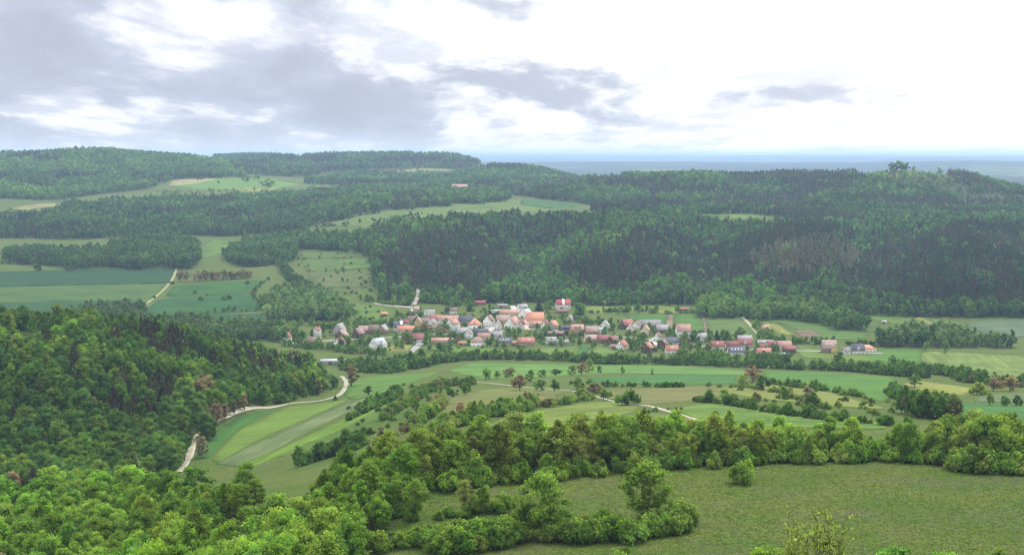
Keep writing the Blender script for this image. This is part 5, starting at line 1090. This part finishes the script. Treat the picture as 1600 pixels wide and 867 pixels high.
def wall_mesh(L, W, hw, rise, mat, hip):
    a, b = L / 2, W / 2; z0 = -1.2
    V = [(-a, -b, z0), (a, -b, z0), (a, b, z0), (-a, b, z0), (-a, -b, hw), (a, -b, hw), (a, b, hw), (-a, b, hw)]
    F4 = [(0, 1, 5, 4), (2, 3, 7, 6), (3, 2, 1, 0), (4, 5, 6, 7)] if hip else [(0, 1, 5, 4), (2, 3, 7, 6), (3, 2, 1, 0)]
    if hip: return mesh_np('wall', np.array(V), np.array(F4 + [(1, 2, 6, 5), (3, 0, 4, 7)]), [mat])
    V += [(-a, 0, hw + rise), (a, 0, hw + rise)]
    F5 = np.array([(1, 2, 6, 9, 5), (3, 0, 4, 8, 7)])
    return mesh_np('wall', np.array(V), [np.array(F4), F5], [mat])
def roof_mesh(L, W, hw, rise, mat, hip, ov=.45, th=.22):
    a = L / 2 + ov; s = rise / (W / 2); b = W / 2 + ov; ze = hw - ov * s + .04; zr = hw + rise + .04
    r = a - (W / 2 + ov) * (.95 if hip else 0); r = max(r, .3) if hip else a
    top = [(-a, -b, ze), (a, -b, ze), (a, b, ze), (-a, b, ze), (-r, 0, zr), (r, 0, zr)]
    V = [(x, y, z + th) for x, y, z in top] + top
    q = [(0, 1, 5, 4), (2, 3, 4, 5)]; t3 = [(1, 2, 5), (3, 0, 4)] if hip else []
    F4 = q + [tuple(i + 6 for i in f[::-1]) for f in q]; F3 = t3 + [tuple(i + 6 for i in f[::-1]) for f in t3]
    rim = [(0, 1), (2, 3)] + ([(1, 2), (3, 0)] if hip else [(1, 5), (5, 2), (3, 4), (4, 0)])
    for i, j in rim: F4.append((i, i + 6, j + 6, j))
    Fs = [np.array(F4)] + ([np.array(F3)] if F3 else []); return mesh_np('roof', np.array(V, float), Fs, [mat])
def child(name, me, parent, loc, rz=0, sc=(1, 1, 1), rx=0):
    o = bpy.data.objects.new(name, me); COL.objects.link(o); o.parent = parent; o.location = loc; o.rotation_euler = (rx, 0, rz); o.scale = sc; return o
def building(name, px, py, L, W, hw, rise, yaw, roof, wall, feats, label, cat=None, at=None):
    L, W, hw, rise = L * .88, W * .90, hw * 1.05, rise * 1.08
    x, y, z = at if at else ground(px, py)
    e = bpy.data.objects.new(name, None); COL.objects.link(e); yw = math.radians(yaw)
    y += W * .35 if not at else 0
    z = float(H(x, y)); e.location = (x, y, z); e.rotation_euler = (0, 0, yw); tag(e, label, cat or name.split('_')[-1])
    HOUSE_XY.append((x, y, max(L, W) * .56))
    hip = 'hip' in feats
    child('wall', wall_mesh(L, W, hw, rise, WALL[wall], hip), e, (0, 0, 0)); rf = child('roof', roof_mesh(L, W, hw, rise, ROOF[roof], hip), e, (0, 0, 0))
    s = rise / (W / 2)
    view = Matrix.Rotation(-yw, 3, 'Z') @ Vector((-x, -y, 0)).normalized()
    floors = max(1, int(hw / 2.7)); barn = 'nowin' in feats
    if not barn:
        for sy in (-1, 1):
            if view.y * sy > .12:
                n_ = max(2, int(L / 3.1))
                for f in range(floors):
                    for k in range(n_):
                        wx = -L / 2 + L * (k + .5) / n_
                        if f == 0 and k == n_ // 2: child('door', DOOR, e, (wx, sy * W / 2, .02), 0 if sy < 0 else math.pi, (1.1, 1, 2.1))
                        else: child('window', WIN, e, (wx, sy * W / 2, 1.5 + 2.7 * f), 0 if sy < 0 else math.pi, (1.15, 1, 1.35))
        for sx in (-1, 1):
            if view.x * sx > .12:
                n_ = max(2, int(W / 3.2)); rz = -math.pi / 2 if sx < 0 else math.pi / 2
                for f in range(floors):
                    for k in range(n_): child('window', WIN, e, (sx * L / 2, -W / 2 + W * (k + .5) / n_, 1.5 + 2.7 * f), rz, (1.1, 1, 1.35))
                if rise > 2.8 and not hip:
                    for k in (-1, 1): child('window', WIN, e, (sx * L / 2, k * W * .13, hw + rise * .33), rz, (.95, 1, 1.15))
    else:
        sy = -1 if view.y < 0 else 1
        if abs(view.y) > abs(view.x): child('gate', GATE, e, (-L * .15, sy * W / 2, .02), 0 if sy < 0 else math.pi, (3.2, 1, min(3.2, hw * .85)))
        else:
            sx = -1 if view.x < 0 else 1; child('gate', GATE, e, (sx * L / 2, 0, .02), -math.pi / 2 if sx < 0 else math.pi / 2, (3.2, 1, min(3.2, hw * .85)))
        for k in (-.36, .36): child('window', WIN, e, (k * L, sy * W / 2, hw * .62), 0 if sy < 0 else math.pi, (1, 1, .9))
    if 'ch' in feats.split(): child('chimney', CHIM, rf, (L * .18, .5, hw + rise))
    if 'ch2' in feats: child('chimney', CHIM, rf, (-L * .25, .5, hw + rise)); child('chimney', CHIM, rf, (L * .28, -.5, hw + rise))
    sl = math.atan(s); sy = -1 if view.y < 0 else 1
    for tok in feats.split():
        if tok.startswith('sky'):
            n_ = int(tok[3:])
            for k in range(n_): child('skylight', SKYL, rf, (-L * .36 + L * .72 * (k + .5) / n_, sy * W * .27, hw + rise * .46 + .26), 0, (1.1, 1.1, 1), -sy * sl)
        if tok.startswith('dor'):
            n_ = int(tok[3:])
            for k in range(n_):
                dx = -L * .3 + L * .6 * (k + .5) / n_; dw, dh = 2.6, 1.7; zb_ = hw + rise * .22
                e2 = child('dormer', wall_mesh(W * .42, dw, dh, 1.1, WALL[wall if 'wdor' not in feats else 'wht'], False), rf, (dx, sy * W * .27, zb_), math.pi / 2)
                # its own little roof and window, laid into the same mesh group as sub-parts of the roof
                child('dormer_roof', roof_mesh(W * .42, dw, dh, 1.1, ROOF[roof], False, .25, .15), rf, (dx, sy * W * .27, zb_), math.pi / 2)
                child('window', WIN, rf, (dx, sy * (W * .27 + W * .21), zb_ + .95), 0 if sy < 0 else math.pi, (1.4, 1, 1.2))
        if tok == 'stripe':
            child('roof_light_strip', boxes('roof_light_strip', [(-1.3, 1.3, -W * .29, W * .29, .0, .12)], [M_WHITE]), rf, (0, sy * W * .26, hw + rise * .48 + .22), 0, (1, 1 / math.cos(sl) * .98, 1), -sy * sl)
        if tok == 'solar':
            for k in range(4): child('solar_panel', boxes('solar_panel', [(-L * .1, L * .1, -W * .2, W * .2, 0, .08)], [ROOF['sol']]), rf, (-L * .33 + L * .22 * k, sy * W * .26, hw + rise * .48 + .26), 0, (1, 1, 1), -sy * sl)
        if tok == 'balc':
            sx = -1 if view.x < 0 else 1; child('balcony', boxes('balcony', [(-.1, 1.2, -W * .4, W * .4, 2.6, 2.8), (1.1, 1.2, -W * .4, W * .4, 2.8, 3.7)], [WALL['wood']]), e, (sx * L / 2, 0, 0), 0 if sx > 0 else math.pi)
        if tok == 'tower':
            tw = child('tower', boxes('tower', [(-1.5, 1.5, -1.5, 1.5, -1, 13)], [WALL['wht']]), e, (L * .32, -W * .1, 0)); child('tower_roof', roof_mesh(3.0, 3.0, 13, 2.2, ROOF['slt'], True, .25, .15), tw, (0, 0, 0))
    return e
BL = [ # kind, px, base py, ridge length, width, wall height, roof rise, turn, roof, wall, features, label
 ('house', 446, 534, 11, 8.5, 4.2, 4.2, 62, 'dred', 'wht', 'ch', 'white gabled house with dark red roof at the far left end'),
 ('house', 495, 528, 8, 6.5, 7.5, 3, 60, 'red', 'wht', 'ch2', 'narrow tall white house with bright red roof and two chimneys'),
 ('barn', 491, 539, 15, 9, 3, 4.2, 8, 'brn', 'wood', 'nowin', 'low barn with wide dark brown roof in front of the narrow house'),
 ('barn', 530, 524, 14, 11, 5, 6.5, 70, 'gry', 'gry', 'nowin', 'large weathered grey roofed barn behind the orange roof'),
 ('house', 534, 533, 13, 11, 5, 5.2, 72, 'bark', 'wood', '', 'brown timber gabled house with faded orange roof'),
 ('house', 530, 542, 11, 8.5, 4, 4, 62, 'dred', 'wht', 'ch', 'white gabled house with dark red roof below the timber house'),
 ('barn', 560, 528, 12, 9, 4.5, 5, 60, 'bark', 'wood', 'nowin', 'barn with dark timber gable and worn red roof'),
 ('barn', 572, 522, 18, 8, 4, 4, 4, 'bark', 'brk', 'nowin', 'long brownish barn left of the grey barn'),
 ('barn', 584, 522, 12, 8, 4.5, 4.5, 6, 'brn', 'brk', 'nowin', 'short brown roofed barn in the left village part'),
 ('barn', 598, 522, 13, 10, 4, 5, 75, 'gry', 'brk', 'nowin', 'brown barn with grey gable roof turned to the front'),
 ('house', 590, 546, 16, 12, 4.5, 5.5, 50, 'lgr', 'wht', 'dor1', 'big white house with pale blue grey roof at the lower edge'),
 ('shed', 600, 494, 9, 5, 2.5, 1.8, 2, 'org', 'wood', 'nowin', 'small shed with bright orange roof alone on the meadow'),
 ('house', 622, 519, 11, 9, 5, 5.5, 10, 'slt', 'wht', 'tower', 'slate roofed building with a slim white tower'),
 ('house', 634, 521, 20, 9, 3.5, 3.8, 0, 'org', 'crm', '', 'long house with plain orange roof beside the white tower'),
 ('house', 652, 536, 12, 10, 3.8, 5.2, 20, 'dred', 'wht', 'ch', 'dark red steep roofed house below the brown trees'),
 ('house', 650, 489, 8, 7, 4, 3, 10, 'bark', 'pnk', '', 'small pinkish house where the lane enters the wood'),
 ('house', 671, 495, 13, 9, 6, 1.2, 12, 'gry', 'wht', '', 'white house with low grey roof at the upper village edge'),
 ('house', 708, 491, 9, 7, 4, 3, 8, 'brn', 'wht', '', 'small dark roofed house below the crop strip'),
 ('house', 645, 507, 12, 8, 4, 4.5, 5, 'brn', 'wht', 'ch', 'dark brown roofed house behind the yellow gable'),
 ('house', 653, 511, 10, 8, 5, 5, 84, 'bark', 'yel', '', 'narrow house with yellow gable front'),
 ('house', 663, 509, 12, 8, 4, 4.2, 0, 'brn', 'crm', 'ch', 'cream house with brown roof behind the brown trees'),
 ('house', 633, 511, 9, 7, 4, 3.5, 15, 'dred', 'wht', '', 'small house with very dark red roof behind the long orange roof'),
 ('house', 675, 515, 12, 9, 6, 4.5, 66, 'gry', 'wht', 'ch', 'white gabled house with grey roof above the brown trees'),
 ('house', 681, 506, 16, 9, 5, 4.5, 4, 'red', 'crm', '', 'house with broad red roof left of the long pink roof'),
 ('barn', 700, 507, 26, 9, 5, 4, 0, 'pink', 'wht', 'nowin', 'very long building with pinkish red roof in the village centre'),
 ('house', 707, 518, 17, 11, 7.5, 5, 62, 'pink', 'wht', 'ch', 'tall white gabled inn with rows of windows'),
 ('barn', 728, 508, 16, 9, 4.5, 5, 0, 'slt', 'gry', 'nowin', 'long dark slate roofed barn left of the orange hip roof'),
 ('house', 742, 515, 16, 13, 5, 5.5, 0, 'org', 'wht', 'hip ch dor1', 'square white house with vivid orange hip roof'),
 ('house', 722, 524, 13, 9, 3.5, 4, 15, 'gry', 'gry', '', 'grey roofed house below the slate barn'),
 ('house', 732, 529, 10, 8, 5, 3.5, 78, 'gry', 'wht', '', 'white gable front below the orange hip roof'),
 ('shed', 691, 537, 24, 8, 2.8, 2.4, 0, 'pink', 'pnk', '', 'long low pink building at the lower village edge'),
 ('garage', 722, 540, 9, 6, 2.5, 1.2, 0, 'org', 'pnk', 'nowin', 'low garage with flat orange roof beside the hip roofed house'),
 ('house', 746, 541, 14, 10, 4, 4.5, 8, 'bark', 'wht', 'hip', 'white house with brown hip roof at the lower edge'),
 ('house', 756, 532, 14, 8, 3.5, 3.5, 4, 'pink', 'crm', '', 'house with pale pink roof behind the brown hip roof'),
 ('barn', 752, 525, 16, 8, 3.5, 3.5, 0, 'slt', 'gry', 'nowin', 'dark grey roofed barn behind the pale pink roof'),
 ('house', 764, 511, 14, 11, 6.5, 5.5, 70, 'brn', 'wht', '', 'large house with white gable under a brown roof'),
 ('house', 778, 516, 9, 8, 5.5, 4, 82, 'bark', 'wht', '', 'small white gable house with six windows'),
 ('barn', 786, 507, 17, 11, 4, 5.5, 5, 'bark', 'crm', 'nowin', 'barn with big brown red roof in the village centre'),
 ('house', 801, 517, 20, 13, 7, 7, 66, 'pink', 'wht', '', 'biggest white gabled house with pinkish roof'),
 ('barn', 797, 495, 28, 9, 4, 3.5, 0, 'pink', 'crm', 'nowin', 'long pink roofed barn at the back of the centre'),
 ('house', 775, 492, 13, 9, 4.5, 1, 6, 'lgr', 'wht', '', 'flat pale house left of the long pink barn'),
 ('barn', 821, 498, 17, 12, 5, 5, 58, 'lgr', 'wht', 'nowin', 'white barn with very pale roof'),
 ('house', 814, 515, 13, 7.5, 6, 5, 72, 'dred', 'wht', '', 'narrow white gable with dark red roof right of the biggest house'),
 ('barn', 836, 508, 22, 13, 5, 8, 2, 'org', 'wht', 'nowin', 'big barn with the large plain orange red roof'),
 ('house', 838, 512, 14, 7, 3.5, 3, 4, 'pink', 'san', '', 'house with low pink roof before the large orange barn'),
 ('house', 816, 486, 13, 9, 4, 3.5, 25, 'gry', 'wht', 'ch', 'farmhouse with grey purple roof at the wood edge'),
 ('shed', 785, 481, 14, 6, 2.5, 1.6, 0, 'gry', 'gry', 'nowin', 'low grey shed on the upper meadow'),
 ('shed', 748, 477, 18, 7, 3, 2, 0, 'maroon', 'brk', 'nowin', 'open red roofed shed at the wood edge'),
 ('barn', 880, 484, 19, 14, 6, 5, 4, 'maroon', 'wht', 'nowin stripe', 'big white barn with maroon roof and pale light strip'),
 ('shed', 878, 490, 16, 6, 2.5, 2, 4, 'brn', 'brk', 'nowin', 'brownish shed just below the big white barn'),
 ('house', 852, 515, 11, 8, 5, 4.5, 66, 'dred', 'wht', '', 'white gable with red roof right of the orange barn'),
 ('house', 864, 515, 12, 9, 4.5, 4.5, 60, 'org', 'gry', '', 'grey gabled house with orange roof'),
 ('barn', 890, 506, 12, 10, 4, 5, 70, 'gry', 'san', 'nowin', 'grey gabled barn before the green orchard'),
 ('barn', 884, 523, 11, 10, 4, 4.5, 0, 'slt', 'wood', 'nowin solar', 'barn with black solar roof'),
 ('house', 902, 524, 15, 11, 6, 4.5, 6, 'pink', 'pnk', 'dor2', 'salmon coloured house with two dormers right of the solar roof'),
 ('shed', 866, 525, 22, 7, 2.6, 2, 0, 'brn', 'wood', 'nowin', 'long low open shed left of the solar roof'),
 ('house', 788, 540, 15, 9, 3.2, 4.2, 2, 'slt', 'crm', 'sky4 ch', 'cream house with dark roof and four skylights'),
 ('garage', 804, 540, 9, 6, 2.6, 1.6, 0, 'pink', 'pnk', 'nowin', 'small pink roofed garage between two skylit houses'),
 ('house', 822, 540, 18, 9, 3.2, 4.2, 1, 'red', 'pnk', 'sky2', 'pink walled house with red roof and two skylights'),
 ('house', 776, 529, 13, 9, 3, 4, 6, 'gry', 'wht', 'ch', 'house with grey brown roof above the four skylights'),
 ('house', 861, 538, 11, 8, 3.2, 3.6, 8, 'gry', 'wht', 'dor1', 'small grey roofed house with white dormer in the gardens'),
 ('shed', 879, 539, 13, 7, 2.6, 2.2, 4, 'gry', 'gry', 'nowin', 'grey roofed shed in the gardens'),
 ('house', 925, 525, 15, 11, 4.5, 5, 8, 'bark', 'brk', '', 'brick house with broad orange brown roof'),
 ('house', 937, 523, 9, 7, 6, 1, 20, 'lgr', 'wht', '', 'white flat roofed annex right of the brick house'),
 ('barn', 923, 535, 14, 9, 3, 4, 15, 'bark', 'crm', 'nowin', 'barn with worn brown roof below the brick house'),
 ('house', 945, 516, 12, 10, 5, 4.5, 74, 'gry', 'wht', '', 'white gabled house with grey roof against green fields'),
 ('house', 980, 514, 14, 10, 4.5, 5, 30, 'red', 'wood', '', 'house with red roof and dark timber side'),
 ('house', 985, 520, 9, 8, 5, 4, 78, 'red', 'wht', '', 'white gable front below the red roof'),
 ('house', 995, 515, 10, 8, 5, 3.8, 70, 'brn', 'wht', '', 'white house with dark brown roof left of the long grey barn'),
 ('barn', 1016, 514, 26, 11, 4, 5, 0, 'gry', 'brk', 'nowin', 'very long barn with grey brown roof'),
 ('barn', 1035, 520, 15, 9, 3.5, 4.5, 12, 'gry', 'brk', 'nowin', 'grey purple roofed barn at the end of the long barn'),
 ('house', 1009, 524, 12, 9, 5, 4.5, 72, 'pink', 'crm', '', 'cream gabled house before the long grey barn'),
 ('house', 1028, 533, 9, 7, 4, 4, 66, 'brn', 'wht', '', 'small white gable house with brown roof and pale yard'),
 ('barn', 943, 536, 13, 8, 3.5, 3.8, 4, 'dred', 'brk', 'nowin', 'barn with brown red roof left of the dark timber barn'),
 ('barn', 957, 538, 12, 9, 3.5, 4.2, 60, 'dred', 'wood', 'nowin', 'dark timber barn with red edged roof'),
 ('house', 972, 546, 12, 10, 3.2, 4.8, 60, 'red', 'wht', '', 'white house with red hipped looking roof beside the sandy yard'),
 ('garage', 960, 545, 9, 7, 2.4, 1.4, 0, 'pink', 'pnk', 'nowin', 'flat salmon garage left of the red roofed house'),
 ('house', 1012, 551, 12, 10, 4.5, 4.2, 64, 'red', 'wood', 'balc', 'dark timber chalet with balcony and red roof'),
 ('barn', 1036, 544, 12, 9, 4, 4.2, 70, 'brn', 'wood', 'nowin', 'dark brown gabled barn in the right village part'),
 ('house', 1047, 541, 15, 9, 4, 4, 4, 'slt', 'wht', 'ch', 'house with long black brown roof behind the orange red one'),
 ('house', 1050, 553, 13, 9, 3.5, 3.8, 6, 'red', 'wht', 'sky1', 'white house with orange red roof and one skylight'),
 ('house', 1068, 529, 16, 12, 7.5, 6, 6, 'pink', 'wht', 'dor1 wdor ch', 'tall house with big salmon red roof and white dormer'),
 ('house', 1097, 534, 12, 8, 4, 4, 35, 'gry', 'wht', '', 'grey roofed house right of the tall red house'),
 ('house', 1121, 547, 14, 10, 3.5, 4.5, 4, 'dred', 'wht', 'sky1', 'leftmost of the dark maroon roofs in the right village part'),
 ('house', 1145, 546, 14, 9, 3.5, 4, 2, 'dred', 'crm', '', 'middle maroon roof between the caravan and the slate roof'),
 ('house', 1164, 545, 15, 10, 4.5, 4.5, 4, 'dred', 'san', 'dor1 wdor', 'maroon roofed house with a white dormer'),
 ('house', 1151, 555, 18, 10, 3, 4.2, 3, 'slt', 'wht', 'sky4', 'white house with black slate roof and four skylights'),
 ('barn', 1164, 536, 16, 8, 3.5, 3.5, 2, 'gry', 'gry', 'nowin', 'grey roofed barn behind the maroon roofs'),
 ('barn', 1196, 541, 17, 8, 3.5, 2, 2, 'gry', 'gry', 'nowin', 'flat grey hall right of the maroon roofs'),
 ('house', 1208, 547, 13, 9, 3.5, 4.5, 5, 'dred', 'wht', 'dor1 wdor', 'maroon roofed house with gabled white dormer further right'),
 ('house', 1194, 556, 14, 9, 3, 3.6, 0, 'red', 'crm', 'sky1', 'house with red roof at the lower right village edge'),
 ('house', 1226, 547, 15, 10, 4, 4, 4, 'pink', 'crm', '', 'house with faded orange roof at the right village end'),
 ('shed', 1234, 551, 13, 8, 3, 2.8, 2, 'dred', 'wood', 'nowin', 'open timber shed with dark red roof at the right end'),
 ('shed', 1225, 557, 11, 5, 2.4, .8, 0, 'lgr', 'wht', 'nowin', 'small white flat roofed shed at the right end'),
 ('house', 1190, 549, 9, 8, 3, 3.4, 0, 'dred', 'brk', '', 'small dark red roof left of the gabled white dormer'),
 ('house', 1196, 520, 10, 8, 4, 3.5, 25, 'pink', 'pnk', '', 'pinkish house hidden among trees by the field track'),
 ('house', 1296, 551, 15, 10, 4.5, 6.5, 0, 'bark', 'brk', 'sky2', 'house with steep brown roof behind the yellow gable'),
 ('house', 1305, 552, 9, 8, 4, 4.5, 84, 'bark', 'yel', '', 'house with bright yellow gable front standing apart'),
 ('house', 1326, 554, 10, 7, 3, 3, 4, 'gry', 'wht', '', 'low grey roofed annex left of the new white house'),
 ('house', 1341, 554, 13, 9, 4, 5, 4, 'slt', 'wht', 'dor1 ch', 'new white house with dark grey roof and gabled front'),
 ('house', 1354, 550, 20, 13, 3, 3, 2, 'org', 'crm', 'hip', 'orange hip roofed bungalow at the far right'),
 ('shed', 1382, 506, 5, 4, 2.4, 1, 0, 'lgr', 'wht', 'nowin', 'tiny white hut on the field below the right wood'),
 ('shed', 522, 570, 26, 11, 3.6, .9, 3, 'lgr', 'gry', 'nowin', 'long pale concrete shed beside the thicket at the track end'),
 ('house', 718, 297, 46, 14, 7, 7, 3, 'pink', 'wht', '', 'far white farmstead with pale red roof in the upper woods'),
 ('house', 1069, 486, 12, 5, 2.5, 1.2, 0, 'red', 'wood', 'nowin', 'tiny red roofed field hut below the forest edge'),
]
for b in BL: building(*b)
def at_ground(px, py): return ground(px, py)
def utility_pole(px, py, h, label):
    x, y, z = ground(px, py); e = bpy.data.objects.new('utility_pole', None); COL.objects.link(e); e.location = (x, y, z); tag(e, label, 'pole', 'utility poles across the valley')
    bd = Build(); tube(bd, [(0, 0, -1), (0, 0, h / 2), (0, 0, h)], [.2, .17, .13], 8); obj('post', bd.done('post', M_POLE), e)
    obj('crossarm', boxes('crossarm', [(-1.1, 1.1, -.08, .08, h - .9, h - .7)], [M_POLE]), e)
    for k in (-.95, 0, .95): obj('insulator', boxes('insulator', [(k - .07, k + .07, -.07, .07, h - .7 if k else h, h - .35 if k else h + .3)], [M_WHITE]), e)
M_POLE = mat_plain('weathered_pole', (.40, .38, .35), (.50, .47, .43), 1.5)
for p in [(1314, 509, 12, 'pale utility pole before the round tree behind the last houses'), (1119, 494, 12, 'pale utility pole in front of the two light forest edge trees'), (946, 487, 12, 'thin utility pole on the meadow right of the big barn'), (416, 498, 11, 'thin utility pole left of the stream copse'), (1266, 539, 10, 'utility pole by the grass left of the yellow gable'), (1070, 480, 12, 'utility pole below the forest edge left of the light trees')]: utility_pole(*p)
def vehicle(name, px, py, L, W, h, hood, rz, label, cat):
    x, y, z = ground(px, py); e = bpy.data.objects.new(name, None); COL.objects.link(e); e.location = (x, y, z + .75); e.rotation_euler = (0, 0, rz); tag(e, label, cat)
    a, b = L / 2, W / 2
    prof = [(-a, .35), (a, .35), (a, .9 if hood else h * .55), (a - hood, 1.1 if hood else h * .8), (a - hood - .6, h), (-a + .15, h), (-a, h * .85)]
    m = len(prof); V = np.array([(px_, sy, pz) for sy in (-b, b) for px_, pz in prof]); Fs = [np.array([list(range(m)), [m + i for i in range(m)][::-1]]), np.array([(i, i + m, (i + 1) % m + m, (i + 1) % m) for i in range(m)])]
    obj('body', mesh_np('body', V, Fs, [M_WHITE]), e)
    obj('side_window', boxes('side_window', [(-a * .6, a * .4, -b - .02, b + .02, h * .6, h * .85)], [M_GLASS]), e)
    for sx in ((-.62, .62) if name == 'van' else (0,)):
        for sy in (-1, 1):
            bd = Build(); tube(bd, [(sx * a, sy * b - .12, .33), (sx * a, sy * b - .1, .33), (sx * a, sy * b + .1, .33), (sx * a, sy * b + .12, .33)], [.02, .33, .33, .02], 12); obj('wheel', bd.done('wheel', ROOF['sol']), e)
vehicle('van', 655, 541, 5.2, 2.0, 2.1, .9, .5, 'white van parked on the drive below the dark red roof', 'van')
vehicle('caravan', 1137, 543, 6, 2.3, 2.6, 0, .05, 'white caravan parked between the maroon roofs', 'caravan')
def hide(px, py):
    x, y, z = ground(px, py); e = bpy.data.objects.new('hunting_hide', None); COL.objects.link(e); e.location = (x, y, z); tag(e, 'small dark wooden hunting hide on the light meadow', 'hide')
    for sx in (-.7, .7):
        for sy in (-.7, .7): obj('leg', boxes('leg', [(sx - .08, sx + .08, sy - .08, sy + .08, -.4, 1.6)], [WALL['wood']]), e)
    obj('cabin', boxes('cabin', [(-1, 1, -1, 1, 1.6, 3.3)], [WALL['wood']]), e); obj('roof', boxes('roof', [(-1.2, 1.2, -1.2, 1.2, 3.3, 3.45)], [ROOF['brn']]), e)
    obj('opening', boxes('opening', [(-.7, .7, -1.03, -1.0, 2.5, 3.0)], [M_GLASS]), e)
hide(822, 684)
# the nearly bare young tree rising into the frame at the bottom
def sparse_tree(px, top, d, width):
    a, s = ray(px, 860); x, y = float(a * d), d; z = float(H(x, y)); _, s2 = ray(px, top); h = float(EYE + y * s2 - z)
    r = np.random.default_rng(77); wd = Build(); C, N, S = [], [], []
    e = bpy.data.objects.new('deciduous_tree', None); COL.objects.link(e); e.location = (x, y, z); tag(e, 'sparse young tree with thin bare twigs at the bottom right', 'tree')
    R = width * d / FPX / 2
    tube(wd, [(0, 0, -.5), (.1, 0, h * .25), (0, .1, h * .5)], [.16, .13, .10], 7)
    for i in range(17):
        ph = i * 2.4; g = r.uniform(.2, .5); L = r.uniform(.75, 1.0); tip = np.array([R * L * math.cos(ph) * r.uniform(.35, 1), R * L * math.sin(ph) * r.uniform(.35, 1), h * r.uniform(.80, 1.0)]); b0 = np.array([0, 0, h * g])
        mid_ = b0 * .45 + tip * .55 + np.array([math.cos(ph), math.sin(ph), -.1]) * R * .22
        pts = [b0, (b0 + mid_) / 2 + r.normal(size=3) * .08, mid_, (mid_ + tip) / 2 + r.normal(size=3) * .1, tip]; tube(wd, pts, [.06, .048, .036, .022, .008], 5)
        for j in range(16):
            t = r.uniform(.3, 1.0) * 4; k = min(3, int(t)); q = np.array(pts[k]) * (1 - t + k) + np.array(pts[k + 1]) * (t - k)
            dr = unit(r.normal(size=3) + [0, 0, .9]); ln = r.uniform(.35, .95); tube(wd, [q, q + dr * ln * .5, q + dr * ln + [0, 0, .1]], [.016, .012, .005], 4)
            for m in range(15):
                C.append(q + dr * ln * r.uniform(.2, 1.05) + r.normal(size=3) * .07); N.append(unit(r.normal(size=3) + [0, 0, .4])); S.append(r.uniform(.08, .18))
    obj('trunk', wd.done('trunk', M_BARK), e); lb = Build(); V, Fq = quads(np.array(C), np.array(N), np.array(S), r, 1.3); lb.q(V, Fq, np.clip(1 + r.normal(size=len(C)) * .2, .5, 1.6))
    c = obj('crown', lb.done('crown', M_LEAF), e); c['tint'] = [.24, .31, .09]
sparse_tree(1272, 789, 84, 120)
grow_woods(); grow_hedges(); grow_singles(); grow_gardens(); bush_heath(); set_plants(); grow_meadow()
# ------------------------------------------------------------------ the air over the valley
hb = [(-43500, -43500), (43500, -43500), (43500, 43500), (-43500, 43500)]
zb = float(GZ.min()) - 1.5; zt = float(max(GZ.max(), EYE)) + 26
V = np.array([(x, y, zb) for x, y in hb] + [(x, y, zt) for x, y in hb], float)
Fh = np.array([(0, 3, 2, 1), (4, 5, 6, 7), (0, 1, 5, 4), (1, 2, 6, 5), (2, 3, 7, 6), (3, 0, 4, 7)])
mh, th_, oh = new_mat('valley_haze'); pv = th_.new('ShaderNodeVolumePrincipled')
pv.inputs['Color'].default_value = (0.50, 0.71, 1.0, 1); pv.inputs['Density'].default_value = 5.7e-5; pv.inputs['Anisotropy'].default_value = 0.25
th_.l.new(pv.outputs[0], oh.inputs['Volume'])
mh.cycles.volume_sampling = 'DISTANCE'; mh.cycles.homogeneous_volume = True
ho = obj('haze', mesh_np('haze', V, Fh, [mh])); tag(ho, 'thin bluish haze filling the air of the valley', 'haze', kind='stuff')
